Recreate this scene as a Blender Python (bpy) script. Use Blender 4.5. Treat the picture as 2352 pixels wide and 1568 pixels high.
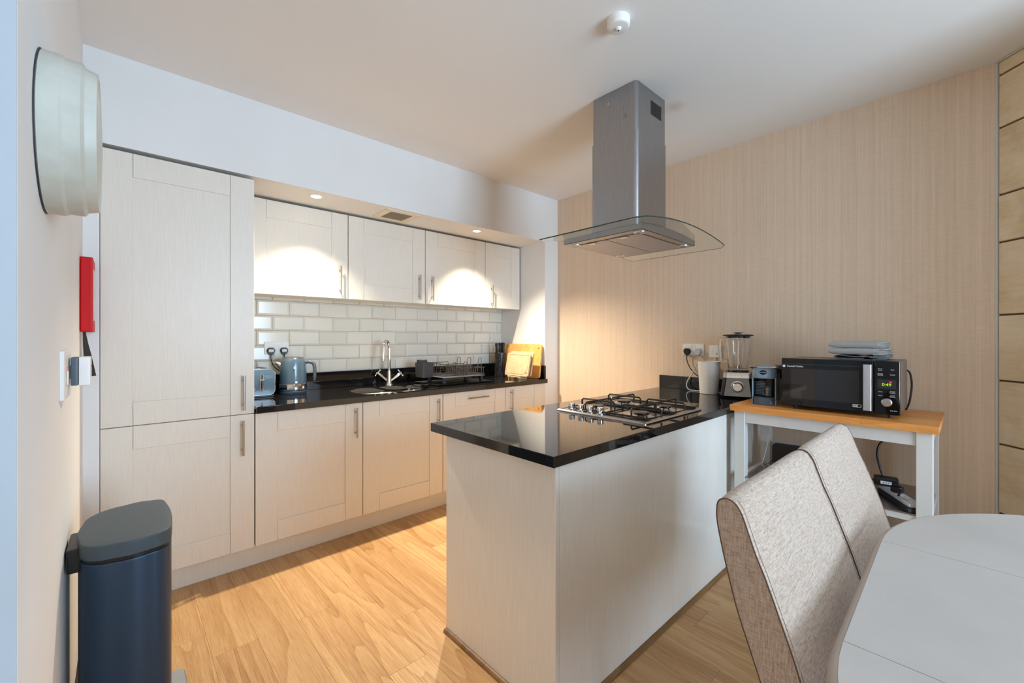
import bpy, bmesh, math, random
from mathutils import Vector, Matrix
random.seed(7)
PI = math.pi
S = bpy.context.scene
for o in list(bpy.data.objects):
    bpy.data.objects.remove(o, do_unlink=True)
COL = S.collection

# ------------------------------------------------------------------ camera, light, exposure
cam_d = bpy.data.cameras.new('camera')
cam_d.sensor_width = 36.0
cam_d.lens = 973.6 / 2352 * 36
cam_d.shift_y = -8.5 / 2352
cam_d.clip_start = 0.02
cam = bpy.data.objects.new('camera', cam_d)
COL.objects.link(cam)
cam.location = (0, 0, 1.30)
cam.rotation_euler = (PI / 2, 0, math.radians(47.38 - 90))
S.camera = cam
S.view_settings.view_transform = 'Standard'
S.view_settings.look = 'None'
S.view_settings.gamma = 1.0
S.view_settings.use_curve_mapping = False
S.view_settings.exposure = 0.06
S.cycles.use_denoising = True
S.cycles.max_bounces = 10
S.cycles.diffuse_bounces = 6
S.cycles.glossy_bounces = 5
S.cycles.transmission_bounces = 10
S.cycles.transparent_max_bounces = 12
S.cycles.sample_clamp_indirect = 6.0
S.cycles.caustics_refractive = False
S.cycles.caustics_reflective = False

W = bpy.data.worlds.new('daylight')
S.world = W
W.use_nodes = True
W.node_tree.nodes['Background'].inputs[0].default_value = (0.70, 0.84, 1.0, 1)
W.node_tree.nodes['Background'].inputs[1].default_value = 1.0


def area(name, loc, rot, sx, sy, power, col, portal=False):
    d = bpy.data.lights.new(name, 'AREA')
    d.shape = 'RECTANGLE'
    d.size, d.size_y = sx, sy
    d.energy = power
    d.color = col
    if portal:
        d.cycles.is_portal = True
    o = bpy.data.objects.new(name, d)
    COL.objects.link(o)
    o.location = loc
    o.rotation_euler = rot
    return o


WINS = [(0.80, 2.15, 0.45, 2.50), (-2.3, -1.3, 0.45, 2.50)]     # x0, x1, z0, z1 in the wall at WY
WY = -2.5
DAY = (0.58, 0.78, 1.0)
for i, (x0, x1, z0, z1) in enumerate(WINS):
    area('window_daylight', ((x0 + x1) / 2, WY - (0.50, 0.40)[i], (z0 + z1) / 2), (PI / 2 + math.radians(16), 0, 0), x1 - x0, z1 - z0,
         (188, 3)[i], DAY)
# added warm fill from the unseen far left of the room, no known lamp
area('warm_fill', (-3.15, -0.7, 1.35), (PI / 2, 0, -PI / 2), 1.4, 2.1, 26, (1.0, 0.88, 0.76))
SPOTS = [(0.913, 2.84), (2.208, 2.84)]
for x, y in SPOTS:
    d = bpy.data.lights.new('spot_lamp', 'SPOT')
    d.energy = 180 if x < 1.5 else 218
    d.color = (1.0, 0.87, 0.68)
    d.spot_size = math.radians(112)
    d.spot_blend = 1.0
    d.shadow_soft_size = 0.02
    o = bpy.data.objects.new('spot_lamp', d)
    COL.objects.link(o)
    o.location = (x, y, 2.19)
    o.rotation_euler = (math.radians(-14), 0 if x < 1.5 else math.radians(-6), 0)      # gimbal tipped a little towards the room


# ------------------------------------------------------------------ colour and materials
def lin(c):
    return c / 12.92 if c <= 0.04045 else ((c + 0.055) / 1.055) ** 2.4


def rgb(r, g, b):
    return (lin(r / 255), lin(g / 255), lin(b / 255), 1)


MATS = {}


def mat(name, col=(200, 200, 200), rough=0.5, metal=0.0, spec=0.5, trans=0.0, ior=1.45, coat=0.0, emit=None,
        estr=0.0, sheen=0.0):
    m = bpy.data.materials.new(name)
    m.use_nodes = True
    b = m.node_tree.nodes['Principled BSDF']
    b.inputs['Base Color'].default_value = rgb(*col)
    b.inputs['Roughness'].default_value = rough
    b.inputs['Metallic'].default_value = metal
    b.inputs['Specular IOR Level'].default_value = spec
    b.inputs['Transmission Weight'].default_value = trans
    b.inputs['IOR'].default_value = ior
    b.inputs['Coat Weight'].default_value = coat
    b.inputs['Coat Roughness'].default_value = 0.05
    b.inputs['Sheen Weight'].default_value = sheen
    if emit:
        b.inputs['Emission Color'].default_value = rgb(*emit)
        b.inputs['Emission Strength'].default_value = estr
    MATS[name] = m
    return m


class NT:
    """small node-graph helper"""
    def __init__(self, m):
        self.t = m.node_tree
        self.b = self.t.nodes['Principled BSDF']
        self.tc = self.t.nodes.new('ShaderNodeTexCoord')

    def n(self, kind, **kw):
        x = self.t.nodes.new(kind)
        for k, v in kw.items():
            if k in x.inputs:
                x.inputs[k].default_value = v
            else:
                setattr(x, k, v)
        return x

    def l(self, a, b):
        self.t.links.new(a, b)

    def map(self, scale=(1, 1, 1), src='Object', rot=(0, 0, 0), rnd=False):
        mp = self.n('ShaderNodeMapping')
        mp.inputs['Scale'].default_value = scale
        mp.inputs['Rotation'].default_value = rot
        self.l(self.tc.outputs[src], mp.inputs['Vector'])
        if rnd:
            oi = self.n('ShaderNodeObjectInfo')
            mu = self.n('ShaderNodeVectorMath', operation='SCALE')
            cx = self.n('ShaderNodeCombineXYZ')
            self.l(oi.outputs['Random'], cx.inputs[0])
            self.l(oi.outputs['Random'], cx.inputs[1])
            self.l(oi.outputs['Random'], cx.inputs[2])
            mu.inputs['Scale'].default_value = 57.0
            self.l(cx.outputs[0], mu.inputs[0])
            self.l(mu.outputs[0], mp.inputs['Location'])
        return mp.outputs[0]

    def noise(self, vec, scale=5.0, detail=3.0, rough=0.5, dist=0.0):
        x = self.n('ShaderNodeTexNoise')
        x.inputs['Scale'].default_value = scale
        x.inputs['Detail'].default_value = detail
        x.inputs['Roughness'].default_value = rough
        x.inputs['Distortion'].default_value = dist
        self.l(vec, x.inputs['Vector'])
        return x.outputs['Fac']

    def ramp(self, fac, stops):
        r = self.n('ShaderNodeValToRGB')
        el = r.color_ramp.elements
        while len(el) < len(stops):
            el.new(0.5)
        for e, (p, c) in zip(el, stops):
            e.position = p
            e.color = rgb(*c)
        self.l(fac, r.inputs[0])
        return r.outputs[0]

    def mix(self, a, b, fac, mode='MIX'):
        x = self.n('ShaderNodeMix', data_type='RGBA', blend_type=mode)
        for s, v in ((x.inputs[6], a), (x.inputs[7], b), (x.inputs[0], fac)):
            if hasattr(v, 'is_linked') or hasattr(v, 'links'):
                self.l(v, s)
            else:
                s.default_value = v
        return x.outputs[2]

    def math(self, op, a, b=0.5):
        x = self.n('ShaderNodeMath', operation=op)
        for s, v in ((x.inputs[0], a), (x.inputs[1], b)):
            if hasattr(v, 'links'):
                self.l(v, s)
            else:
                s.default_value = v
        return x.outputs[0]

    def color(self, s):
        self.l(s, self.b.inputs['Base Color'])

    def rough(self, s):
        self.l(s, self.b.inputs['Roughness'])

    def bump(self, h, strength=0.2, dist=0.001):
        x = self.n('ShaderNodeBump')
        x.inputs['Strength'].default_value = strength
        x.inputs['Distance'].default_value = dist
        self.l(h, x.inputs['Height'])
        self.l(x.outputs[0], self.b.inputs['Normal'])


M_wall = mat('white_paint', (226, 226, 224), 0.75, spec=0.25)
g = NT(M_wall)
g.color(g.ramp(g.noise(g.map(), 1.3, 3), [(0.3, (222, 222, 220)), (0.7, (230, 230, 229))]))
g.bump(g.noise(g.map(), 180, 2), 0.06, 0.0006)
M_ceil = mat('ceiling_paint', (232, 231, 228), 0.85, spec=0.15)
g = NT(M_ceil)
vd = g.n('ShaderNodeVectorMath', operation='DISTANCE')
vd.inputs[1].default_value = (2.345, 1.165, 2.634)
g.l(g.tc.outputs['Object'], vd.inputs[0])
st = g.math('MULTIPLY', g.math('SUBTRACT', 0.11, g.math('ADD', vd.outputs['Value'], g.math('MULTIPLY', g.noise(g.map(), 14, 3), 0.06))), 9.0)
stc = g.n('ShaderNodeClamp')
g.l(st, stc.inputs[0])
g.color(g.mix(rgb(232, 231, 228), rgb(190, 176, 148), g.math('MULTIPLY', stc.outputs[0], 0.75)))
M_cab = mat('cream_woodgrain_foil', (228, 220, 206), 0.36, spec=0.4)
g = NT(M_cab)
gr = g.noise(g.map((1, 1, 0.02)), 430, 2, 0.6)
g.color(g.ramp(gr, [(0.3, (218, 211, 199)), (0.62, (225, 219, 208))]))
g.bump(gr, 0.14, 0.0004)
M_panel = mat('satin_end_panel', (222, 217, 208), 0.17, spec=0.8)
g = NT(M_panel)
gr = g.noise(g.map((1, 1, 0.03)), 200, 3, 0.6)
g.color(g.ramp(gr, [(0.3, (218, 213, 204)), (0.62, (225, 221, 213))]))
g.bump(gr, 0.10, 0.0004)
M_granite = mat('black_granite', (14, 14, 15), 0.04, spec=0.5, ior=1.62)
g = NT(M_granite)
g.color(g.ramp(g.noise(g.map(), 420, 2), [(0.60, (20, 20, 21)), (0.70, (48, 48, 50))]))
M_steel = mat('brushed_steel', (168, 166, 163), 0.30, 1.0)
g = NT(M_steel)
gr = g.noise(g.map((1, 1, 0.02)), 350, 3)
g.color(g.ramp(gr, [(0.3, (150, 148, 146)), (0.7, (180, 178, 175))]))
g.bump(gr, 0.08, 0.0003)
M_hood = mat('brushed_hood_steel', (150, 148, 147), 0.36, 1.0)
g = NT(M_hood)
gr = g.noise(g.map((1, 1, 0.02)), 350, 3)
sm = g.noise(g.map((3, 3, 2.2)), 2.0, 4, 0.6)
g.color(g.mix(g.ramp(gr, [(0.3, (156, 155, 156)), (0.7, (168, 167, 168))]), rgb(118, 114, 112),
              g.math('MULTIPLY', g.math('GREATER_THAN', sm, 0.68), 0.35)))
g.bump(gr, 0.05, 0.0003)
M_chrome = mat('chrome', (215, 215, 216), 0.07, 1.0)
M_sink = mat('sink_steel', (196, 197, 199), 0.20, 1.0)
M_handle = mat('satin_nickel', (172, 168, 162), 0.28, 1.0)
M_black = mat('black_plastic', (18, 18, 19), 0.35)
M_blackgloss = mat('gloss_black', (9, 9, 10), 0.05, spec=0.5)
M_iron = mat('black_enamel_iron', (16, 16, 17), 0.30, spec=0.5)
M_grey = mat('charcoal_plastic', (52, 52, 55), 0.45)
M_wire = mat('dark_wire', (70, 68, 68), 0.35, 0.6)
M_whitepl = mat('white_plastic', (228, 228, 226), 0.35)
M_greypl = mat('pale_grey_plastic', (186, 190, 196), 0.4)
M_blue = mat('blue_grey_enamel', (74, 98, 116), 0.20, spec=0.5, coat=0.3)
M_blue2 = mat('light_blue_grey_enamel', (122, 148, 166), 0.18, spec=0.6, coat=0.5)
M_bluedk = mat('dark_blue_grey_plastic', (74, 88, 100), 0.35)
M_bin = mat('bin_blue_grey_metal', (50, 68, 88), 0.40, 0.5)
M_binlid = mat('bin_lid_plastic', (66, 76, 82), 0.5, spec=0.3)
M_red = mat('red_plastic', (196, 4, 10), 0.42, spec=0.25)
M_silver = mat('silver_trim', (188, 192, 198), 0.30, 0.9)
M_dark = mat('deep_shadow_gap', (24, 21, 18), 0.8)
M_led = mat('green_digits', (20, 30, 5), 0.4, emit=(190, 240, 30), estr=1.1)
M_redled = mat('red_lamp', (60, 5, 5), 0.4, emit=(255, 40, 40), estr=3.0)
M_spot = mat('lit_lamp_face', (255, 250, 240), 0.4, emit=(255, 240, 215), estr=14.0)
M_print = mat('white_print', (222, 224, 228), 0.5)
M_printdk = mat('dark_print', (30, 30, 34), 0.5)
M_tile = mat('cream_gloss_tile', (222, 219, 208), 0.12, spec=0.5)
g = NT(M_tile)
oi = g.n('ShaderNodeObjectInfo')
g.color(g.ramp(oi.outputs['Random'], [(0.0, (216, 213, 202)), (1.0, (226, 223, 213))]))
g.bump(g.noise(g.map((1, 1, 1), rnd=True), 14, 2), 0.05, 0.002)
M_grout = mat('beige_grout', (176, 152, 130), 0.9)
M_stonej = mat('stone_joint', (104, 86, 64), 0.95)
M_bead = mat('sealant_bead', (208, 202, 190), 0.6)
M_glass = mat('hood_glass', (244, 251, 249), 0.0, trans=1.0, ior=1.45)
M_jar = mat('clear_glass', (255, 255, 255), 0.0, trans=1.0, ior=1.45)
M_edge = mat('green_glass_edge', (20, 62, 52), 0.12)
M_filter = mat('filter_mesh_steel', (158, 162, 176), 0.35, 1.0)
M_vent = mat('ivory_vent', (226, 216, 196), 0.5)
M_holder = mat('white_matt_holder', (232, 226, 218), 0.65)
M_fix = mat('aged_cream_paint', (218, 216, 204), 0.42)
g = NT(M_fix)
g.color(g.ramp(g.noise(g.map((1, 1, 1)), 5, 5, 0.6), [(0.30, (178, 178, 164)), (0.6, (200, 201, 192))]))
M_towel = mat('grey_cotton', (150, 148, 144), 0.95, sheen=0.3)
g = NT(M_towel)
nz = g.noise(g.map(), 900, 2)
g.color(g.ramp(nz, [(0.3, (132, 130, 126)), (0.7, (170, 168, 163))]))
g.bump(nz, 0.7, 0.002)
M_towel2 = mat('dark_grey_cotton', (92, 95, 98), 0.95, sheen=0.3)
g = NT(M_towel2)
nz = g.noise(g.map(), 700, 2)
g.color(g.ramp(nz, [(0.3, (66, 69, 73)), (0.7, (112, 115, 118))]))
g.bump(nz, 0.7, 0.002)


def wood(name, dark, mid, light, along='Y', scale=1.0, rough=0.4, rnd=True, figure=1.0, tint=True, bump=0.06,
         rings_w=0.26, pore=0.30):
    m = mat(name, mid, rough, spec=0.4)
    g = NT(m)
    ax = {'X': (0.08, 1, 1), 'Y': (1, 0.08, 1), 'Z': (1, 1, 0.08)}[along]
    v = g.map(tuple(a * scale for a in ax), rnd=rnd)
    warp = g.noise(v, 4.2, 2, 0.4, 0.2)
    rings = g.math('FRACT', g.math('MULTIPLY', warp, 15.0 * figure), 0)
    tri = g.math('POWER', rings, 1.6)
    ax2 = {'X': (0.03, 1, 1), 'Y': (1, 0.03, 1), 'Z': (1, 1, 0.03)}[along]
    v2 = g.map(tuple(a * scale for a in ax2), rnd=rnd)
    fine = g.noise(v2, 230, 3, 0.65)
    broad = g.noise(v2, 9, 3, 0.5)
    f = g.math('ADD', g.math('ADD', g.math('MULTIPLY', tri, rings_w * 0.5), g.math('MULTIPLY', fine, 0.55)),
               g.math('MULTIPLY', broad, 0.35))
    c = g.ramp(f, [(0.36, light), (0.55, mid), (0.80, dark)])
    pv = g.noise(v2, 420, 2, 0.5)
    pm_ = g.math('MULTIPLY', g.math('GREATER_THAN', pv, 0.66), pore)
    c = g.mix(c, rgb(*[q * 0.72 for q in dark]), pm_)
    if tint:
        oi = g.n('ShaderNodeObjectInfo')
        t = g.ramp(oi.outputs['Random'], [(0.0, (232, 226, 220)), (1.0, (255, 255, 255))])
        c = g.mix(c, t, 1.0, 'MULTIPLY')
    g.color(c)
    g.bump(fine, bump, 0.0008)
    return m


M_floor = wood('oak_plank', (150, 106, 64), (196, 154, 106), (214, 178, 130), 'Y', 1.0, 0.36, rings_w=0.30)
M_beech = wood('oiled_beech_top', (196, 116, 48), (222, 146, 72), (234, 168, 94), 'Y', 1.5, 0.35, figure=0.6)
M_board = wood('bamboo_board', (196, 136, 66), (222, 166, 92), (234, 184, 112), 'Y', 2.0, 0.45, figure=0.4, tint=False)
M_board2 = wood('pale_beech_board', (184, 148, 108), (206, 174, 134), (218, 190, 154), 'Y', 2.0, 0.5, figure=0.4,
                tint=False)
M_bead2 = wood('dark_oak_beading', (88, 62, 36), (118, 86, 54), (140, 106, 70), 'X', 1.5, 0.4, figure=0.5, tint=False)
M_sub = mat('subfloor', (70, 50, 32), 0.8)

# wallpaper: woven vertical slub
M_paper = mat('woven_wallpaper', (178, 156, 134), 0.7, spec=0.3)
g = NT(M_paper)
a1 = g.noise(g.map((1, 1, 0.012)), 260, 2, 0.6)
a2 = g.noise(g.map((1, 0.06, 1)), 480, 2, 0.6)
a3 = g.noise(g.map((1, 1, 0.002)), 60, 2, 0.5)
a4 = g.noise(g.map((1, 1, 1)), 600, 1, 0.5)
f = g.math('ADD', g.math('ADD', g.math('MULTIPLY', a1, 0.28), g.math('MULTIPLY', a4, 0.22)),
           g.math('ADD', g.math('MULTIPLY', a2, 0.26), g.math('MULTIPLY', a3, 0.24)))
g.color(g.ramp(f, [(0.38, (202, 179, 154)), (0.5, (213, 191, 167)), (0.62, (222, 202, 180))]))
g.bump(f, 0.2, 0.0006)

# stone
M_stone = mat('sandstone', (186, 158, 118), 0.85, spec=0.2)
g = NT(M_stone)
a1 = g.noise(g.map((1, 1, 1), rnd=True), 5, 6, 0.6, 0.6)
a2 = g.noise(g.map((0.4, 0.4, 3), rnd=True), 22, 5, 0.7)
f = g.math('ADD', g.math('MULTIPLY', a1, 0.65), g.math('MULTIPLY', a2, 0.35))
g.color(g.ramp(f, [(0.32, (204, 178, 142)), (0.5, (226, 204, 168)), (0.68, (234, 218, 192))]))
g.bump(f, 0.4, 0.006)

# chair fabric: coarse two-tone weave
M_fabric = mat('beige_weave', (190, 176, 160), 0.95, spec=0.15, sheen=0.2)
g = NT(M_fabric)
a1 = g.noise(g.map((0.10, 0.10, 1)), 420, 2, 0.7)
a2 = g.noise(g.map((1, 1, 0.10)), 420, 2, 0.7)
a3 = g.noise(g.map((1, 1, 1)), 700, 1, 0.5)
f = g.math('ADD', g.math('MULTIPLY', a1, 0.42), g.math('ADD', g.math('MULTIPLY', a2, 0.42), g.math('MULTIPLY', a3, 0.16)))
g.color(g.ramp(f, [(0.34, (128, 108, 92)), (0.46, (166, 147, 131)), (0.60, (190, 173, 159))]))
g.bump(f, 0.25, 0.0008)
M_piping = mat('brown_piping', (96, 78, 66), 0.9)

M_table = mat('worn_white_laminate', (214, 213, 213), 0.42, spec=0.4)
g = NT(M_table)
g.color(g.ramp(g.noise(g.map((1, 1, 1)), 3, 4, 0.6), [(0.3, (184, 178, 172)), (0.7, (194, 188, 182))]))
M_tedge = mat('taupe_table_edge', (170, 156, 144), 0.5)
M_trolley = mat('trolley_white_lacquer', (206, 204, 199), 0.32)
M_shelf = mat('shelf_steel', (150, 140, 132), 0.26, 0.9)


# ------------------------------------------------------------------ geometry helpers
def BM():
    return bmesh.new()


def box(bm, x0, x1, y0, y1, z0, z1, bev=0.0, seg=1, M=None):
    r = bmesh.ops.create_cube(bm, size=1.0)
    vs = r['verts']
    for v in vs:
        v.co = Vector((x0 + (v.co.x + 0.5) * (x1 - x0), y0 + (v.co.y + 0.5) * (y1 - y0), z0 + (v.co.z + 0.5) * (z1 - z0)))
    if bev > 0:
        es = list({e for v in vs for e in v.link_edges})
        r2 = bmesh.ops.bevel(bm, geom=es, offset=bev, segments=seg, affect='EDGES', profile=0.5)
        vs = list({v for f in r2['faces'] for v in f.verts} | {v for v in vs if v.is_valid})
    if M is not None:
        bmesh.ops.transform(bm, matrix=M, verts=[v for v in vs if v.is_valid])
    return bm


def lathe(bm, prof, n=32, cx=0, cy=0, cz=0, axis='Z', cap=True):
    """prof: list of (r, h)"""
    rings = []
    for r, h in prof:
        ring = []
        for i in range(n):
            a = 2 * PI * i / n
            c, s = r * math.cos(a), r * math.sin(a)
            if axis == 'Z':
                p = (cx + c, cy + s, cz + h)
            elif axis == 'X':
                p = (cx + h, cy + c, cz + s)
            else:
                p = (cx + s, cy + h, cz + c)
            ring.append(bm.verts.new(p))
        rings.append(ring)
    for a, b in zip(rings, rings[1:]):
        for i in range(n):
            j = (i + 1) % n
            bm.faces.new((a[i], a[j], b[j], b[i]))
    if cap:
        bm.faces.new(list(reversed(rings[0])))
        bm.faces.new(rings[-1])
    return bm


def tube(bm, pts, r, n=8, closed=False, smooth=0):
    """r may be a number or one per point; smooth>0 adds Catmull-Rom points"""
    pts = [Vector(p) for p in pts]
    if smooth and len(pts) > 2:
        out, N = [], len(pts)
        rng = range(N) if closed else range(N - 1)
        for i in rng:
            if closed:
                p0, p1, p2, p3 = pts[(i - 1) % N], pts[i], pts[(i + 1) % N], pts[(i + 2) % N]
            else:
                p0, p1, p2, p3 = pts[max(i - 1, 0)], pts[i], pts[i + 1], pts[min(i + 2, N - 1)]
            for k in range(smooth):
                t = k / smooth
                out.append(0.5 * ((2 * p1) + (p2 - p0) * t + (2 * p0 - 5 * p1 + 4 * p2 - p3) * t * t +
                                  (3 * p1 - 3 * p2 + p3 - p0) * t ** 3))
        if not closed:
            out.append(pts[-1])
        pts = out
    N = len(pts)
    rs = r if isinstance(r, (list, tuple)) else [r] * N
    if len(rs) != N:
        rs = [rs[min(int(i / (N - 1) * (len(rs) - 1) + 0.5), len(rs) - 1)] for i in range(N)]
    prev = None
    rings = []
    for i, p in enumerate(pts):
        if closed:
            t = (pts[(i + 1) % N] - pts[i - 1]).normalized()
        else:
            t = (pts[min(i + 1, N - 1)] - pts[max(i - 1, 0)]).normalized()
        if prev is None:
            up = Vector((0, 0, 1)) if abs(t.z) < 0.9 else Vector((1, 0, 0))
            u = t.cross(up).normalized()
        else:
            u = (prev - t * prev.dot(t)).normalized()
        prev = u
        w = t.cross(u)
        rings.append([bm.verts.new(p + (u * math.cos(2 * PI * k / n) + w * math.sin(2 * PI * k / n)) * rs[i])
                      for k in range(n)])
    m = N if closed else N - 1
    for i in range(m):
        a, b = rings[i], rings[(i + 1) % N]
        for k in range(n):
            j = (k + 1) % n
            bm.faces.new((a[k], a[j], b[j], b[k]))
    if not closed:
        bm.faces.new(list(reversed(rings[0])))
        bm.faces.new(rings[-1])
    return bm


def rrect(x0, x1, y0, y1, r, n=5):
    pts = []
    for cx, cy, a0 in ((x1 - r, y1 - r, 0), (x0 + r, y1 - r, 90), (x0 + r, y0 + r, 180), (x1 - r, y0 + r, 270)):
        for k in range(n + 1):
            a = math.radians(a0 + 90 * k / n)
            pts.append((cx + r * math.cos(a), cy + r * math.sin(a)))
    return pts


def loft(bm, loops, cap0=True, cap1=True, closed=False):
    """loops: lists of equal length of 3-D points"""
    rings = [[bm.verts.new(p) for p in lp] for lp in loops]
    n = len(rings[0])
    prs = list(zip(rings, rings[1:]))
    if closed:
        prs.append((rings[-1], rings[0]))
    for a, b in prs:
        for i in range(n):
            j = (i + 1) % n
            bm.faces.new((a[i], a[j], b[j], b[i]))
    if cap0 and not closed:
        bm.faces.new(list(reversed(rings[0])))
    if cap1 and not closed:
        bm.faces.new(rings[-1])
    return bm


def prism(bm, outline, z0, z1, bev=0.0):
    """outline in XY extruded along Z, with optional chamfer on both rims"""
    if bev:
        c = Vector((sum(p[0] for p in outline) / len(outline), sum(p[1] for p in outline) / len(outline)))
        hw = max((Vector(p) - c).length for p in outline)
        k = 1 - bev / hw

        def sc(f):
            return [(c.x + (p[0] - c.x) * f, c.y + (p[1] - c.y) * f) for p in outline]
        seq = [(sc(k), z0), (outline, z0 + bev), (outline, z1 - bev), (sc(1 - 0.3 * bev / hw), z1 - 0.3 * bev), (sc(k), z1)]
    else:
        seq = [(outline, z0), (outline, z1)]
    return loft(bm, [[(x, y, z) for x, y in o] for o, z in seq])


def plate_with_holes(bm, outer, holes, z0, z1):
    def ring(pts, z):
        vs = [bm.verts.new((x, y, z)) for x, y in pts]
        return vs, [bm.edges.new((vs[i], vs[(i + 1) % len(vs)])) for i in range(len(vs))]
    tops, bots = [], []
    et, eb = [], []
    for pts in [outer] + holes:
        v, e = ring(pts, z1)
        tops.append(v)
        et += e
        v, e = ring(pts, z0)
        bots.append(v)
        eb += e
    bmesh.ops.triangle_fill(bm, use_beauty=True, use_dissolve=False, edges=et)
    bmesh.ops.triangle_fill(bm, use_beauty=True, use_dissolve=False, edges=eb)
    for a, b in zip(tops, bots):
        for i in range(len(a)):
            j = (i + 1) % len(a)
            bm.faces.new((a[i], a[j], b[j], b[i]))
    return bm


def obj(name, bm, m, parent=None, loc=None, smooth=True, angle=38, kind=None, label=None, fix=True):
    if fix:
        bmesh.ops.recalc_face_normals(bm, faces=bm.faces)
    if smooth:
        lim = math.radians(angle)
        for f in bm.faces:
            f.smooth = True
        for e in bm.edges:
            if len(e.link_faces) == 2 and e.calc_face_angle(0) > lim:
                e.smooth = False
    me = bpy.data.meshes.new(name)
    bm.to_mesh(me)
    bm.free()
    me.materials.append(m)
    o = bpy.data.objects.new(name, me)
    COL.objects.link(o)
    if smooth:
        wn = o.modifiers.new('weighted_normals', 'WEIGHTED_NORMAL')
        wn.keep_sharp = True
        wn.weight = 80
    if parent:
        o.parent = parent
    if loc:
        o.location = loc
    if kind:
        o['kind'] = kind
    if label:
        o['label'] = label
    return o


def thing(name, label, cat, loc=(0, 0, 0), rz=0.0, group=None, structure=False):
    o = bpy.data.objects.new(name, None)
    COL.objects.link(o)
    o.location = loc
    o.rotation_euler = (0, 0, rz)
    o.empty_display_size = 0.05
    if structure:
        o['kind'] = 'structure'
        if label:
            o['label'] = label
    else:
        o['label'] = label
        o['category'] = cat
    if group:
        o['group'] = group
    return o


def tag(o, label, cat, group=None):
    o['label'] = label
    o['category'] = cat
    if group:
        o['group'] = group
    return o


def bx(x0, x1, y0, y1, z0, z1, bev=0.0, seg=1):
    return box(BM(), x0, x1, y0, y1, z0, z1, bev, seg)


def text(name, s, size, m, parent, loc, rot, depth=0.0004, align='CENTER', label=None):
    cu = bpy.data.curves.new(name, 'FONT')
    cu.body = s
    cu.size = size
    cu.extrude = depth
    cu.align_x = align
    cu.align_y = 'CENTER'
    cu.resolution_u = 3
    t = bpy.data.objects.new(name, cu)
    COL.objects.link(t)
    dg = bpy.context.evaluated_depsgraph_get()
    me = bpy.data.meshes.new_from_object(t.evaluated_get(dg))
    bpy.data.objects.remove(t, do_unlink=True)
    bpy.data.curves.remove(cu)
    me.materials.clear()
    me.materials.append(m)
    o = bpy.data.objects.new(name, me)
    COL.objects.link(o)
    o.parent = parent
    o.location = loc
    o.rotation_euler = rot
    if label:
        o['label'] = label
    return o


def struct(name, bm, m, parent=None, **kw):
    o = obj(name, bm, m, parent, **kw)
    if not parent:
        o['kind'] = 'structure'
    return o


# ------------------------------------------------------------------ room shell
CZ = 2.634
XR, XA = 3.12, 2.94          # wallpaper wall, alcove side wall
YB, YF = 3.36, 2.735         # back of the kitchen alcove, its front plane
XL, YL = -0.131, 1.10        # left wall, and the corner where it turns away
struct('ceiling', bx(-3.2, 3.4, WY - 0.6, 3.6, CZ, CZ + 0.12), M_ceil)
flo = struct('floor', bx(-3.2, 3.4, WY - 0.6, 3.6, -0.12, -0.0122), M_sub)
# planks: 162 mm wide boards running away from the window wall
pw, pl = 0.1625, 1.25
pm = {}


def plank(x, y0, y1):
    key = round(y1 - y0, 3)
    if key not in pm:
        b = bx(0.0002, pw - 0.0002, 0.0002, key - 0.0002, -0.012, 0, 0.0006)
        me = bpy.data.meshes.new('plank')
        b.to_mesh(me)
        b.free()
        me.materials.append(M_floor)
        pm[key] = me
    o = bpy.data.objects.new('plank', pm[key])
    COL.objects.link(o)
    o.parent = flo
    o.location = (x, y0, 0)


offs = [0.0, 0.62, 0.27, 0.95, 0.45, 1.12, 0.15, 0.80]
c = 0
x = 1.245 - 8 * pw + 0.0
while x < XR - 0.01:
    ys = [-1.0]
    y = -1.0 + offs[c % 8] + 0.15
    if abs(x - 0.27) < 0.09:
        y = 2.09 - pl * 2
    while y < 2.83:
        ys.append(y)
        y += pl
    ys.append(2.83)
    for a, b in zip(ys, ys[1:]):
        if b - a > 0.03:
            plank(x, a, b)
    x += pw
    c += 1
# plain boards of the unseen part of the room
o = obj('plank_field', bx(-3.2, 1.245 - 8 * pw - 0.001, WY - 0.6, YL + 0.05, -0.0121, 0), M_floor, flo)
o['kind'] = 'stuff'
o = obj('plank_field', bx(1.245 - 8 * pw, 3.4, WY - 0.6, -1.0005, -0.0121, 0), M_floor, flo)
o['kind'] = 'stuff'

struct('wall_left', bx(-3.2, XL, YL, YB + 0.1, 0, CZ), M_wall)
M_daylit_end = mat('blue_daylight_tint', (174, 186, 196), 0.75, spec=0.2)  # blue cast of the window light painted into the end face's colour
struct('wall_left_end', bx(-3.2, XL - 0.0005, YL - 0.004, YL - 0.0002, 0, CZ - 0.001), M_daylit_end)
wb = struct('wall_back', bx(XL, XA, YB, YB + 0.1, 0, CZ), M_grout)
struct('wall_alcove', bx(XA, XR, YF, YB + 0.1, 0, CZ), M_wall)
struct('trim_1', bx(XL, XA, YF, YB, 2.206, CZ), M_wall)                      # boxed-in soffit over the units
struct('trim_2', bx(XL, -0.0765, YF, YF + 0.03, 0, 2.206), M_wall)            # narrow side strip
struct('wall_right', bx(XR, XR + 0.15, -0.077, YB + 0.1, 0, CZ), M_paper)
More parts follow.
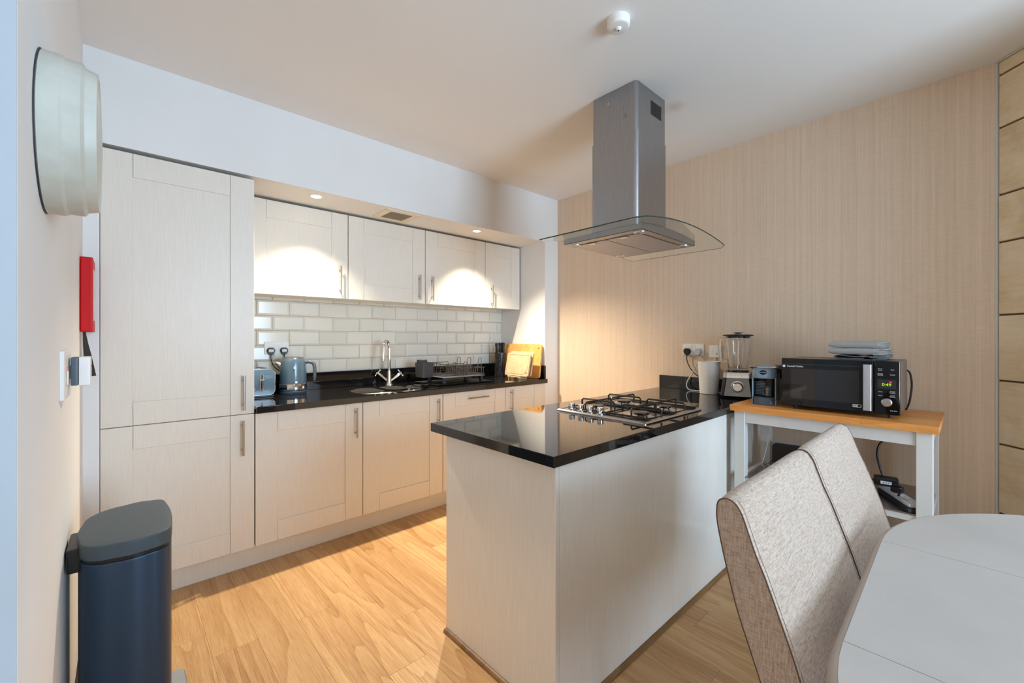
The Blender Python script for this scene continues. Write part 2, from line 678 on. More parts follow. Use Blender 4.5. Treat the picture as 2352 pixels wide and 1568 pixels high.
# wall behind the camera with two window openings
wr = thing('wall_window', None, None, (0, WY, 0), structure=True)
xs = [-3.2] + [v for w in sorted(WINS) for v in w[:2]] + [3.4]
for i in range(0, len(xs), 2):
    obj('pier', bx(xs[i], xs[i + 1], -0.55, 0, 0, CZ), M_wall, wr)
for i, (x0, x1, z0, z1) in enumerate(WINS):
    obj('sill_wall', bx(x0, x1, -0.55, 0, 0, z0), M_wall, wr)
    obj('lintel', bx(x0, x1, -0.55, 0, z1, CZ), M_wall, wr)
    w = thing('window_%d' % (i + 1), None, None, (x0, WY - 0.42, z0), structure=True)
    b = BM()
    ww, hh = x1 - x0, z1 - z0
    for p in ((0, 0.05, 0, hh), (ww - 0.05, ww, 0, hh), (0.05, ww - 0.05, 0, 0.05), (0.05, ww - 0.05, hh - 0.05, hh),
              (0.05, ww - 0.05, hh * 0.5 - 0.022, hh * 0.5 + 0.022), (ww / 2 - 0.015, ww / 2 + 0.015, 0.05, hh - 0.05)):
        box(b, p[0], p[1], -0.04, 0.0, p[2], p[3], 0.003)
    obj('window_frame', b, M_whitepl, w)
struct('wall_far_left', bx(-3.3, -3.2, WY - 0.6, YL, 0, CZ), M_wall)

# stone splay beside the wallpaper
P0 = Vector((XR, -0.077, 0))
sd = Vector((-0.72, -0.69, 0)).normalized()
sn = Vector((sd.y, -sd.x, 0))          # points away from the kitchen
ws = thing('wall_stone', 'sandstone pier', None, (P0.x, P0.y, 0), math.atan2(sd.y, sd.x), structure=True)
# local x runs along the face towards the camera; local y>0 = into the wall
sgn = 1
obj('joint_backing', bx(0.0, 0.95, 0.012, 0.30, 0, CZ - 0.002), M_stonej, ws)
zj = [0.0, 0.185, 0.456, 0.788, 1.094, 1.41, 1.759, 1.987, 2.31, 2.564, CZ - 0.004]
xj = [[0.006, 0.42, 0.95], [0.006, 0.27, 0.66, 0.95]]
for k in range(len(zj) - 1):
    row = xj[k % 2]
    for a, b_ in zip(row, row[1:]):
        j = 0.002 * (random.random() - 0.5)
        obj('stone', bx(a + 0.003, b_ - 0.003, 0.0 + j + 0.001, 0.03, zj[k] + 0.004, zj[k + 1] - 0.004, 0.006, 2), M_stone, ws)
obj('sealant_bead', bx(-0.006, 0.005, -0.004, 0.02, 0, CZ - 0.002, 0.003, 2), M_bead, ws)
obj('ceiling_bead', bx(0.005, 0.95, -0.005, 0.01, CZ - 0.007, CZ - 0.001, 0.002), M_bead, ws)
e0 = P0 + sd * 0.95
struct('wall_side', bx(e0.x, e0.x + 0.15, WY, e0.y - 0.01, 0, CZ), M_wall)

# ------------------------------------------------------------------ metro tiles on the back wall
tw, th = 0.2095, 0.1075
tb = BM()


def tile_mesh(w, h):
    b = BM()
    bevl = 0.014
    lo = [(0.0012, 0, 0.0012), (w - 0.0012, 0, 0.0012), (w - 0.0012, 0, h - 0.0012), (0.0012, 0, h - 0.0012)]
    l1 = [(x, -0.0032, z) for x, _, z in lo]
    bw = min(bevl, w * 0.3, h * 0.3)
    l2 = [(bw, -0.0108, bw), (w - bw, -0.0108, bw), (w - bw, -0.0108, h - bw), (bw, -0.0108, h - bw)]
    loft(b, [lo, l1, l2])
    bmesh.ops.recalc_face_normals(b, faces=b.faces)
    me = bpy.data.meshes.new('tile')
    b.to_mesh(me)
    b.free()
    me.materials.append(M_tile)
    return me


tmesh = {}
ztop = 1.566
x_ref = {0: 0.893, 1: 0.784}
TX0, TX1 = 0.553, 2.94
z0 = ztop
row = 0
zs = [(ztop, 1.595)]
z = ztop
while z > 0.93:
    zs.append((max(z - th, 0.925), z))
    z -= th
for r, (za, zb) in enumerate(zs):
    ref = 0.784 if r % 2 == 0 else 0.893
    xa = ref - math.ceil((ref - TX0) / tw) * tw
    while xa < TX1:
        a, b_ = max(xa, TX0), min(xa + tw, TX1)
        if b_ - a > 0.012:
            key = (round(b_ - a, 3), round(zb - za, 3))
            if key not in tmesh:
                tmesh[key] = tile_mesh(*key)
            o = bpy.data.objects.new('tile', tmesh[key])
            COL.objects.link(o)
            o.parent = wb
            o.location = (a, YB, za)
            o.rotation_euler = (random.uniform(-0.002, 0.002), 0, random.uniform(-0.002, 0.002))
        xa += tw


# ------------------------------------------------------------------ cabinets
def handle(parent, x, z0, z1, y, horiz=None, label=None):
    """bar handle with two posts; y is the door face"""
    b = BM()
    yo = y - 0.032
    r = 0.0058
    if horiz:
        xa, xb = horiz
        tube(b, [(xa, yo, z0), (xb, yo, z0)], r, 12)
        for q in (xa + 0.028, xb - 0.028):
            tube(b, [(q, yo, z0), (q, y + 0.002, z0)], 0.0042, 10)
    else:
        tube(b, [(x, yo, z0), (x, yo, z1)], r, 12)
        for q in (z0 + 0.03, z1 - 0.03):
            tube(b, [(x, yo, q), (x, y + 0.002, q)], 0.0042, 10)
    return obj('handle', b, M_handle, parent)


def shaker(parent, x0, x1, z0, z1, y, sw=0.113, sr=None, h=None, kind='door', label=None):
    """y: front face. panel is the door object, frame pieces and handle are its sub-parts"""
    sr = sr or sw
    d = obj(kind, bx(x0 + sw - 0.004, x1 - sw + 0.004, y + 0.0075, y + 0.018, z0 + sw - 0.004, z1 - sw + 0.004), M_cab,
            parent, label=label)
    for a, b_ in ((x0, x0 + sw), (x1 - sr, x1)):
        obj('stile', bx(a, b_, y, y + 0.020, z0, z1, 0.0014), M_cab, d)
    for a, b_ in ((z0, z0 + sw), (z1 - sw, z1)):
        obj('rail', bx(x0 + sw + 0.0011, x1 - sr - 0.0011, y + 0.0004, y + 0.020, a, b_, 0.0016), M_cab, d)
    if h:
        if h[0] == 'v':
            handle(d, h[1], h[2], h[3], y)
        else:
            handle(d, 0, h[3], 0, y, horiz=(h[1], h[2]))
    return d


def cabinet(name, label, cat, x0, x1, z0, z1, yf, depth, doors, group=None):
    t = thing(name, label, cat, (x0, yf, z0), 0, group)
    b = BM()
    W_, H_ = x1 - x0, z1 - z0
    box(b, 0.0015, W_ - 0.0015, 0.022, depth, 0.001, H_ - 0.001)
    obj('cabinet_body', b, M_cab, t)
    for dd in doors:
        a0, a1, c0, c1, h = dd
        hh = h
        if h and h[0] == 'v':
            hh = ('v', h[1] - x0, h[2] - z0, h[3] - z0)
        elif h:
            hh = ('h', h[1] - x0, h[2] - x0, h[3] - z0)
        shaker(t, a0 - x0, a1 - x0, c0 - z0, c1 - z0, 0.0, h=hh)
    return t


yb = YB - 0.012
cabinet('tall_cabinet', 'tall cream two-door larder cabinet at the left end of the kitchen run', 'cabinet',
        -0.076, 0.549, 0.124, 2.186, YF, yb - YF,
        [(-0.0745, 0.5475, 0.878, 2.186, ('v', 0.494, 0.902, 1.093)),
         (-0.0745, 0.5475, 0.124, 0.874, ('v', 0.490, 0.653, 0.846))])
BT = 0.872
G1 = 'cream base cabinets under the long worktop'
cabinet('base_cabinet', 'cream base cabinet left of the sink, beside the tall larder cabinet', 'cabinet',
        0.552, 1.174, 0.125, BT, YF, 0.56, [(0.5535, 1.1725, 0.125, BT, ('v', 1.124, 0.651, 0.846))], G1)
cabinet('base_cabinet', 'cream base cabinet under the sink bowls, door handle at its top right', 'cabinet',
        1.176, 1.800, 0.125, BT, YF, 0.56, [(1.1775, 1.7985, 0.125, BT, ('v', 1.753, 0.649, 0.845))], G1)
cabinet('integrated_dishwasher', 'cream-fronted built-in appliance with a horizontal bar handle below the dish rack',
        'dishwasher', 1.802, 2.438, 0.125, BT, YF, 0.56,
        [(1.8035, 2.4365, 0.125, BT, ('h', 2.027, 2.230, 0.818))], G1)
cabinet('base_cabinet', 'narrow cream base cabinet below the chopping boards, handle on its left', 'cabinet',
        2.440, 2.912, 0.125, BT, YF, 0.56, [(2.4415, 2.9105, 0.125, BT, ('v', 2.499, 0.655, 0.852))], G1)
struct('trim_3', bx(2.913, 2.939, YF + 0.002, YF + 0.03, 0.0, BT), M_cab)
tag(obj('plinth', bx(-0.078, 2.938, YF + 0.055, YF + 0.073, 0.0, 0.1235, 0.001), M_cab),
    'long cream plinth board along the floor under the base cabinets', 'plinth')
UY = 3.065
G2 = 'cream wall cabinets above the tiles'
WZ0, WZ1 = 1.585, 2.188
cabinet('wall_cabinet', 'leftmost wide cream wall cabinet, beside the tall larder cabinet', 'cabinet', 0.566, 1.206,
        WZ0, WZ1, UY, yb - UY, [(0.5675, 1.2045, WZ0 - 0.004, WZ1, ('v', 1.146, 1.611, 1.812))], G2)
cabinet('wall_cabinet', 'second cream wall cabinet, below the ceiling vent, handle at its right', 'cabinet', 1.208,
        1.846, WZ0, WZ1, UY, yb - UY, [(1.2095, 1.8445, WZ0 - 0.004, WZ1, ('v', 1.786, 1.609, 1.811))], G2)
cabinet('wall_cabinet', 'third cream wall cabinet, lit by the right-hand spotlight, handle at its left', 'cabinet',
        1.848, 2.482, WZ0, WZ1, UY, yb - UY, [(1.8495, 2.4805, WZ0 - 0.004, WZ1, ('v', 1.906, 1.609, 1.809))], G2)
t = cabinet('wall_cabinet', 'narrow rightmost cream wall cabinet against the side wall', 'cabinet', 2.484, 2.925,
            WZ0, WZ1, UY, yb - UY, [(2.4855, 2.9235, WZ0 - 0.004, WZ1, ('v', 2.553, 1.591, 1.795))], G2)

# ------------------------------------------------------------------ sink worktop
WT = 0.915
sx0, sx1, sy0, sy1 = 1.20, 1.83, 2.765, 3.15
hole = rrect(sx0, sx1, sy0, sy1, 0.12, 8)
t = thing('worktop', 'polished black granite worktop running under the tiles with the sink cut in', 'worktop',
          (0.5525, 2.70, 0.877))
ox, oy, oz = t.location
b = BM()
plate_with_holes(b, [(0.5525 - ox, 2.70 - oy), (2.938 - ox, 2.70 - oy), (2.938 - ox, yb - 0.002 - oy), (0.5525 - ox, yb - 0.002 - oy)],
                 [[(x - ox, y - oy) for x, y in hole]], 0, WT - oz)
bmesh.ops.recalc_face_normals(b, faces=b.faces)
bmesh.ops.bevel(b, geom=[e for e in b.edges if all(abs(v.co.y) < 1e-5 for v in e.verts) and all(abs(v.co.z - (WT - oz)) < 1e-5 for v in e.verts)],
                offset=0.003, segments=2, affect='EDGES')
obj('slab', b, M_granite, t)
obj('upstand', bx(0.5525 - ox, 2.917 - ox, yb - 0.022 - oy, yb - 0.002 - oy, WT - oz + 0.0005, 1.040 - oz, 0.001), M_granite, t)
obj('upstand', bx(2.918 - ox, 2.9375 - ox, 2.72 - oy, yb - 0.002 - oy, WT - oz + 0.0005, 1.038 - oz, 0.001), M_granite, t)
# sink: one flange plate with two bowls
t = thing('sink', 'steel one-and-a-half bowl sink set under the black worktop', 'sink', (1.5, 2.95, 0.70))
ox, oy, oz = t.location
m1 = rrect(1.215 - ox, 1.575 - ox, sy0 + 0.012 - oy, sy1 - 0.012 - oy, 0.10, 8)
m2 = rrect(1.615 - ox, 1.815 - ox, sy0 + 0.03 - oy, sy1 - 0.05 - oy, 0.08, 8)
b = BM()
plate_with_holes(b, rrect(sx0 - 0.02 - ox, sx1 + 0.02 - ox, sy0 - 0.02 - oy, sy1 + 0.02 - oy, 0.13, 8), [m1, m2], 0.172, 0.1755)
obj('sink_rim', b, M_sink, t)
for nm, m_, dz in (('large_bowl', m1, 0.16), ('small_bowl', m2, 0.10)):
    cx = sum(p[0] for p in m_) / len(m_)
    cy = sum(p[1] for p in m_) / len(m_)

    def sc(f, z):
        return [(cx + (x - cx) * f, cy + (y - cy) * f, z) for x, y in m_]
    b = BM()
    loft(b, [sc(1.0, 0.1755), sc(0.985, 0.165), sc(0.93, 0.175 - dz + 0.02), sc(0.85, 0.175 - dz), sc(0.15, 0.175 - dz - 0.003)], False, True)
    o = obj('bowl', b, M_sink, t, fix=True)
    b = BM()
    lathe(b, [(0.0, 0), (0.035, 0), (0.040, 0.004), (0.030, 0.006), (0.002, 0.003)], 20, cx, cy, 0.175 - dz, cap=False)
    obj('strainer', b, M_chrome, t)

# tap
t = thing('mixer_tap', 'chrome swan-neck mixer tap with two cross-head levers behind the sink', 'tap', (1.600, 3.215, WT))
b = BM()
lathe(b, [(0.030, 0), (0.030, 0.006), (0.024, 0.012), (0.019, 0.05), (0.0165, 0.10), (0.0125, 0.11), (0.0125, 0.12)], 24)
obj('tap_body', b, M_chrome, t)
b = BM()
pts = [(0, 0, 0.115), (0, 0, 0.26)]
for k in range(13):
    a = PI * k / 12
    pts.append((-0.0 - 0.036 * (1 - math.cos(a)), -0.026 * (1 - math.cos(a)), 0.30 + 0.058 * math.sin(a)))
pts += [(-0.076, -0.055, 0.265), (-0.078, -0.057, 0.225)]
tube(b, pts, 0.0125, 16)
tube(b, [(-0.078, -0.057, 0.228), (-0.078, -0.057, 0.205)], 0.0150, 16)
obj('spout', b, M_chrome, t)
for s in (-1, 1):
    b = BM()
    dx, dy = 0.68 * s, -0.42 * s
    u = Vector((0.058 * s, -0.048 * s, 0.085))
    u0 = Vector((0.008 * s, -0.006 * s, 0.030))
    tube(b, [u0, u], [0.010, 0.012], 14)
    tube(b, [u, u + (u - u0).normalized() * 0.018], [0.014, 0.008], 14)
    ax = (u - u0).normalized()
    e1 = ax.cross(Vector((0, 0, 1))).normalized()
    e2 = ax.cross(e1)
    c_ = u + ax * 0.022
    for e in (e1, e2):
        tube(b, [c_ - e * 0.026, c_ + e * 0.026], 0.005, 10)
        for q in (-1, 1):
            lathe(b, [(0.001, -0.007), (0.006, -0.004), (0.007, 0), (0.006, 0.004), (0.001, 0.007)], 10, *(c_ + e * 0.028 * q), cap=False)
    obj('tap_handle', b, M_chrome, t)

# ------------------------------------------------------------------ peninsula
PT = 0.915
t = thing('breakfast_bar_top', 'polished black granite top of the peninsula carrying the gas hob', 'worktop', (1.028, 0.917, 0.877))
b = bx(0, 3.118 - 1.028, 0, 0.745, 0, PT - 0.877, 0.002, 2)
obj('slab', b, M_granite, t)
obj('upstand', bx(3.096 - 1.028, 3.118 - 1.028, 0.001, 0.744, PT - 0.877 + 0.0005, 1.010 - 0.877, 0.001), M_granite, t)
t = thing('peninsula_cabinet', 'white-panelled peninsula unit jutting from the wallpapered wall', 'cabinet', (1.06, 0.938, 0))
L = 3.118 - 1.06
obj('carcass', bx(0.02, L, 0.02, 0.62, 0.002, 0.876), M_panel, t)
obj('end_panel', bx(0, 0.0185, 0.0005, 0.645, 0.0, 0.8765, 0.0008), M_panel, t)
obj('back_panel', bx(0.0195, 1.445, 0.0, 0.0195, 0.0, 0.8765, 0.0008), M_panel, t)
obj('filler_panel', bx(1.449, L, 0.006, 0.0195, 0.0, 0.8765, 0.0008), M_panel, t)
b = BM()


def quad(b, p0, p1, out, r=0.016):
    """quarter-round beading from p0 to p1, out = unit normal away from the panel"""
    p0, p1, out = Vector(p0), Vector(p1), Vector(out)
    prof = [(0, 0)] + [(r * math.cos(a), r * math.sin(a)) for a in [PI / 2 * k / 6 for k in range(7)]]
    loft(b, [[tuple(p + out * u + Vector((0, 0, v))) for u, v in prof] for p in (p0, p1)])


quad(b, (-0.016, -0.0005, 0.0003), (L - 0.01, -0.0005, 0.0003), (0, -1, 0))
quad(b, (-0.0005, -0.016, 0.0003), (-0.0005, 0.645, 0.0003), (-1, 0, 0))
obj('floor_beading', b, M_bead2, t)

# ------------------------------------------------------------------ extractor hood
HX0, HX1, HY0, HY1 = 1.823, 2.393, 1.068, 1.555
hc = (2.108, 1.315)
t = thing('extractor_hood', 'brushed steel island extractor hood with curved glass canopy above the hob', 'extractor hood', (hc[0], hc[1], 1.825))
cz = CZ - 1.825
b = BM()
loft(b, [[(x, y, z) for x, y in rrect(-0.156, 0.156, -0.142, 0.142, 0.022, 6)] for z in (cz - 0.42, cz - 0.0005)])
o_up = obj('upper_chimney', b, M_hood, t)
b = BM()
loft(b, [[(x, y, z) for x, y in rrect(-0.160, 0.160, -0.146, 0.146, 0.024, 6)] for z in (0.05, cz - 0.255)])
obj('lower_chimney', b, M_hood, t)
b = BM()
for k in range(12):
    x = -0.012 + k * 0.0095
    box(b, x, x + 0.0035, -0.1435, -0.141, cz - 0.13, cz - 0.055)
obj('vent_slots', b, M_blackgloss, o_up)
b = BM()
lathe(b, [(0.005, 0), (0.005, 0.002), (0.001, 0.003)], 10, -0.1565, 0.03, cz - 0.06, 'X')
obj('screw', b, M_chrome, o_up)


def arch(x):
    return 0.038 - 0.208 * x * x      # height of the glass above the hood's underside, x from the centre


b = BM()
N = 14
xs_ = [-0.285 + 0.57 * i / N for i in range(N + 1)]
loft(b, [[(x, y, -0.003) for x in xs_] + [(x, y, arch(x) + 0.002) for x in reversed(xs_)] for y in (-0.2475, 0.2375)])
obj('hood_body', b, M_hood, t, angle=25)
# glass canopy
b = BM()
gx = [-0.465 + 0.93 * i / 30 for i in range(31)]
rows = []
for yi in range(13):
    v = -1 + 2 * yi / 12
    rows.append(v)


def gy(x, v):
    # rounded corners of the sheet
    k = abs(x) / 0.465
    half = 0.318 * (1 - 0.10 * max(0, (k - 0.9) / 0.1) ** 2)
    return v * half


top, bot = [], []
for v in rows:
    top.append([b.verts.new((x, gy(x, v) - 0.035, arch(x) + 0.009)) for x in gx])
    bot.append([b.verts.new((x, gy(x, v) - 0.035, arch(x) + 0.003)) for x in gx])
for A, sgn_ in ((top, 1), (bot, -1)):
    for i in range(12):
        for j in range(30):
            b.faces.new((A[i][j], A[i][j + 1], A[i + 1][j + 1], A[i + 1][j]))
rim = [(top[0][j], bot[0][j]) for j in range(31)] + [(top[i][30], bot[i][30]) for i in range(1, 13)] + \
      [(top[12][j], bot[12][j]) for j in range(29, -1, -1)] + [(top[i][0], bot[i][0]) for i in range(11, 0, -1)]
for k in range(len(rim)):
    a, c_ = rim[k], rim[(k + 1) % len(rim)]
    b.faces.new((a[0], a[1], c_[1], c_[0]))
bmesh.ops.recalc_face_normals(b, faces=b.faces)
gl = obj('glass_canopy', b, M_glass, t, angle=50)
# thin dark green ground edge, as thickened glass rims show
b = BM()
pts = [(x, gy(x, -1) - 0.0355, arch(x) + 0.006) for x in gx] + [(0.4655, gy(0.465, v) - 0.035, arch(0.465) + 0.006) for v in rows[1:]] + \
      [(x, gy(x, 1) - 0.0345, arch(x) + 0.006) for x in reversed(gx[:-1])] + [(-0.4655, gy(0.465, v) - 0.035, arch(0.465) + 0.006) for v in reversed(rows[1:-1])]
tube(b, pts, 0.0022, 6, closed=True)
obj('glass_edge', b, M_edge, gl)
# underside: frame plate, two mesh filters, four lamps
obj('base_plate', bx(-0.283, 0.283, -0.2455, 0.2355, -0.006, -0.0032, 0.001), M_hood, t)
for a, b_ in ((-0.20, -0.006), (-0.002, 0.19)):
    f_ = obj('grease_filter', bx(-0.225, 0.225, a, b_, -0.0095, -0.0061, 0.001), M_filter, t)
    obj('filter_catch', bx(-0.225, -0.20, (a + b_) / 2 - 0.022, (a + b_) / 2 + 0.022, -0.013, -0.0096, 0.001), M_chrome, f_)
for x, y in ((-0.235, -0.208), (-0.235, 0.195), (0.225, -0.208), (0.225, 0.195)):
    b = BM()
    lathe(b, [(0.001, -0.009), (0.019, -0.009), (0.023, -0.012), (0.030, -0.010), (0.031, -0.0061)], 24, x, y, 0, cap=False)
    obj('lamp', b, M_silver, t)

# ------------------------------------------------------------------ gas hob
t = thing('gas_hob', 'four-burner stainless gas hob set in the black peninsula top', 'hob', (1.985, 1.237, PT))
hw, hd = 0.290, 0.262
b = BM()
loft(b, [[(x, y, z) for x, y in rrect(-hw * f - 0.0, hw * f, -hd * f, hd * f, 0.012, 4)] for f, z in
         ((1.0, 0.0005), (1.0, 0.004), (0.975, 0.0105), (0.955, 0.0105), (0.945, 0.007), (0.2, 0.007))])
obj('hob_plate', b, M_sink, t)
BUR = [(-0.105, 0.125, 0.036), (0.155, 0.130, 0.045), (-0.125, -0.145, 0.045), (0.140, -0.130, 0.036)]
for x, y, r in BUR:
    b = BM()
    lathe(b, [(r + 0.018, 0.007), (r + 0.014, 0.009), (r - 0.002, 0.016), (r - 0.006, 0.020), (0.001, 0.020)], 28, x, y, 0, cap=False)
    u = obj('burner', b, M_chrome, t)
    b = BM()
    lathe(b, [(r - 0.006, 0.020), (r - 0.003, 0.022), (r - 0.005, 0.025), (0.001, 0.026)], 28, x, y, 0, cap=False)
    obj('burner_cap', b, M_iron, u)
for gx0, gx1 in ((-0.215, 0.018), (0.028, 0.262)):
    b = BM()
    cx = (gx0 + gx1) / 2
    y0, y1 = -0.235, 0.235
    tube(b, [(gx0, y0, 0.013), (gx1, y0, 0.013), (gx1, y1, 0.013), (gx0, y1, 0.013)], 0.0055, 8, closed=True)
    bs = [q for q in BUR if gx0 < q[0] < gx1]
    zt = 0.050

    def staple(p, q):
        p, q = Vector(p), Vector(q)
        d_ = (q - p).normalized() * 0.007
        tube(b, [p, p + Vector((0, 0, zt - 0.021)), p + d_ + Vector((0, 0, zt - 0.014)), q - d_ + Vector((0, 0, zt - 0.014)),
                 q + Vector((0, 0, zt - 0.021)), q], 0.0048, 8)
    for x, y, r in bs:
        staple((gx0 + 0.002, y, 0.013), (gx1 - 0.002, y, 0.013))
        staple((x, y - 0.105, 0.013), (x, y + 0.105, 0.013))
    for x in (gx0, gx1):
        for y in (-0.2, 0.2):
            tube(b, [(x, y, 0.0075), (x, y, 0.013)], 0.004, 8)
    tube(b, [(gx0, 0, 0.013), (gx1, 0, 0.013)], 0.0045, 8)
    obj('pan_support', b, M_iron, t)
for y in (0.190, 0.130, 0.070, 0.010):
    b = BM()
    lathe(b, [(0.019, 0.007), (0.019, 0.010), (0.011, 0.012), (0.010, 0.020), (0.0165, 0.022), (0.0160, 0.040), (0.0145, 0.042), (0.001, 0.042)],
          20, -0.245, y, 0, cap=False)
    obj('control_knob', b, M_chrome, t)

# ------------------------------------------------------------------ soffit fittings
for i, (x, y) in enumerate(SPOTS):
    t = thing('recessed_spotlight', ('lit recessed spotlight at the left, over the wide wall cabinet',
                                     'lit recessed spotlight at the right, near the end of the soffit')[i], 'ceiling light',
              (x, y, 2.206), 0, 'soffit spotlights')
    b = BM()
    lathe(b, [(0.030, -0.0005), (0.031, -0.006), (0.038, -0.007), (0.044, -0.003), (0.044, -0.0003)], 32, cap=False)
    obj('bezel', b, M_whitepl, t)
    b = BM()
    lathe(b, [(0.0305, -0.0035), (0.001, -0.0035)], 28, cap=False)
    obj('lamp_face', b, M_spot, t)
t = thing('ceiling_vent', 'ivory square extractor vent grille in the soffit', 'vent', (1.50, 2.895, 2.206))
b = BM()
plate_with_holes(b, rrect(-0.135, 0.135, -0.128, 0.128, 0.004, 2), [rrect(-0.085, 0.085, -0.085, 0.085, 0.003, 2)], -0.006, -0.0003)
obj('frame', b, M_vent, t)
b = BM()
for k in range(22):
    x = -0.085 + 0.17 * (k + 0.5) / 22
    box(b, x - 0.0018, x + 0.0018, -0.085, 0.085, -0.0075, -0.0035)
for k in range(8):
    y = -0.085 + 0.17 * (k + 0.5) / 8
    box(b, -0.085, 0.085, y - 0.0015, y + 0.0015, -0.0065, -0.0045)
o = obj('grille', b, mat('vent_mesh', (150, 142, 124), 0.5), t)
o['kind'] = 'stuff'
obj('duct', bx(-0.0845, 0.0845, -0.0845, 0.0845, -0.0015, -0.0004), M_dark, t)
for x, y in ((-0.11, -0.105), (0.11, 0.105)):
    b = BM()
    lathe(b, [(0.004, -0.0062), (0.003, -0.008), (0.0005, -0.008)], 10, x, y, 0, cap=False)
    obj('screw', b, M_handle, t)

t = thing('heat_detector', 'small round white heat detector on the ceiling', 'detector', (1.532, 1.005, CZ))
b = BM()
lathe(b, [(0.047, -0.0003), (0.047, -0.026), (0.043, -0.033), (0.036, -0.036), (0.001, -0.037)], 40, cap=False)
obj('housing', b, M_whitepl, t)
b = BM()
lathe(b, [(0.012, -0.0365), (0.010, -0.044), (0.006, -0.047), (0.001, -0.047)], 20, 0, -0.0, 0, cap=False)
o = obj('sensor_nub', b, M_whitepl, t)
b = BM()
lathe(b, [(0.0035, -0.0465), (0.003, -0.049), (0.0005, -0.049)], 10, cap=False)
obj('sensor_bead', b, M_black, o)

# ------------------------------------------------------------------ left wall things
t = thing('round_wall_fixture', 'large round aged-cream drum with stepped rim fixed high on the left wall', 'wall fixture', (XL, 1.437, 1.765))
b = BM()
lathe(b, [(0.172, 0.0005), (0.177, 0.004), (0.177, 0.034), (0.172, 0.040), (0.172, 0.066), (0.163, 0.072), (0.160, 0.084), (0.158, 0.0905),
          (0.148, 0.092), (0.142, 0.086)], 72, axis='X', cap=False)
obj('drum', b, M_fix, t)
b = BM()
lathe(b, [(0.145, 0.087), (0.135, 0.089), (0.10, 0.0925), (0.05, 0.095), (0.001, 0.096)], 60, axis='X', cap=False)
obj('lens', b, M_fix, t)
b = BM()
lathe(b, [(0.1785, 0.0003), (0.1785, 0.0018), (0.176, 0.0022)], 72, axis='X', cap=False)
obj('gasket', b, M_grey, t)

t = thing('fire_blanket_box', 'slim bright red fire blanket box on the left wall with a black pull tape', 'fire blanket', (XL + 0.0004, 2.53, 1.325))
obj('case', bx(0, 0.040, 0.0, 0.185, 0, 0.317, 0.004, 2), M_red, t)
obj('side_rib', bx(0.004, 0.030, -0.0035, 0.004, 0.004, 0.313, 0.001), M_red, t)
obj('label_strip', bx(0.0402, 0.0408, 0.03, 0.16, 0.05, 0.27), M_print, t)
b = BM()
pts = [(0.012, 0.03, 0.0), (0.016, 0.032, -0.05), (0.022, 0.03, -0.10), (0.034, 0.035, -0.19)]
prev = None
for p, w in zip(pts, (0.006, 0.012, 0.018, 0.022)):
    ring = [b.verts.new((p[0] - 0.6 * w, p[1] - w, p[2])), b.verts.new((p[0] + 0.6 * w, p[1] + w, p[2])),
            b.verts.new((p[0] + 0.6 * w + 0.001, p[1] + w, p[2])), b.verts.new((p[0] - 0.6 * w + 0.001, p[1] - w - 0.001, p[2]))]
    if prev:
        for k in range(4):
            b.faces.new((prev[k], prev[(k + 1) % 4], ring[(k + 1) % 4], ring[k]))
    prev = ring
obj('pull_tape', b, M_black, t)

t = thing('wall_switch_plate', 'wide white switch and socket plate on the left wall below the red box', 'wall socket', (XL, 1.754, 1.118))
b = BM()
loft(b, [[(x, y, z) for y, z in rrect(0.0 + e, 0.19 - e, e, 0.145 - e, 0.006, 3)] for x, e in ((0.0004, 0), (0.009, 0), (0.0125, 0.006))])
obj('plate', b, M_whitepl, t)
obj('rocker_switch', bx(0.0128, 0.0165, 0.02, 0.045, 0.045, 0.085, 0.001), M_whitepl, t)
obj('neon_lamp', bx(0.0128, 0.0145, 0.028, 0.034, 0.092, 0.098, 0.0005), M_redled, t)
t = thing('plug_in_adapter', 'boxy white and grey plug-in adapter standing out from the left wall plate', 'adapter', (XL + 0.013, 1.84, 1.155))
obj('grey_base', bx(0.004, 0.020, 0.0, 0.062, 0, 0.086, 0.003, 2), M_bluedk, t)
o = obj('white_body', bx(0.0205, 0.047, 0.0, 0.062, -0.001, 0.087, 0.004, 2), M_whitepl, t)
obj('plug_pins', bx(-0.0004, 0.0042, 0.02, 0.045, 0.02, 0.06), M_whitepl, t)
for z in (0.066, 0.058):
    obj('indicator', bx(0.0472, 0.0482, 0.035, 0.039, z - 0.002, z + 0.002), M_redled if z > 0.06 else M_black, o)

# ------------------------------------------------------------------ pedal bin
t = thing('pedal_bin', 'tall blue-grey metal pedal bin with a flat lid, in front of the tall cabinet', 'bin', (0.012, 1.975, 0))


def binout(sx, sy):
    """rounded outline: tight corners on the pedal side, wide ones at the wall"""
    pts = []
    for cx, cy, r, a0 in ((sx, sy, 0.034, 0), (-sx, sy, 0.105, 90), (-sx, -sy, 0.075, 180), (sx, -sy, 0.045, 270)):
        ox_, oy_ = cx - math.copysign(r, cx), cy - math.copysign(r, cy)
        for k in range(13):
            a = math.radians(a0 + 90 * k / 12)
            x, y = ox_ + r * math.cos(a), oy_ + r * math.sin(a)
            pts.append((x + (0.008 * (1 - (y / sy) ** 2) if x > 0 else 0), y - 0.0 + (0.006 * (1 - (x / sx) ** 2) * math.copysign(1, y))))
    # extra points on the straight flanks so that they bow evenly
    out = []
    for i, p in enumerate(pts):
        q = pts[(i + 1) % len(pts)]
        out.append(p)
        d_ = math.hypot(q[0] - p[0], q[1] - p[1])
        if d_ > 0.03:
            for k in range(1, 8):
                x, y = p[0] + (q[0] - p[0]) * k / 8, p[1] + (q[1] - p[1]) * k / 8
                bow = 0.010 * math.sin(PI * k / 8)
                nx, ny = (q[1] - p[1]) / d_, -(q[0] - p[0]) / d_
                out.append((x + nx * bow, y + ny * bow))
    return out


def ring_at(f, z, sx=0.108, sy=0.188):
    return [(x * f, y * f, z) for x, y in binout(sx, sy)]


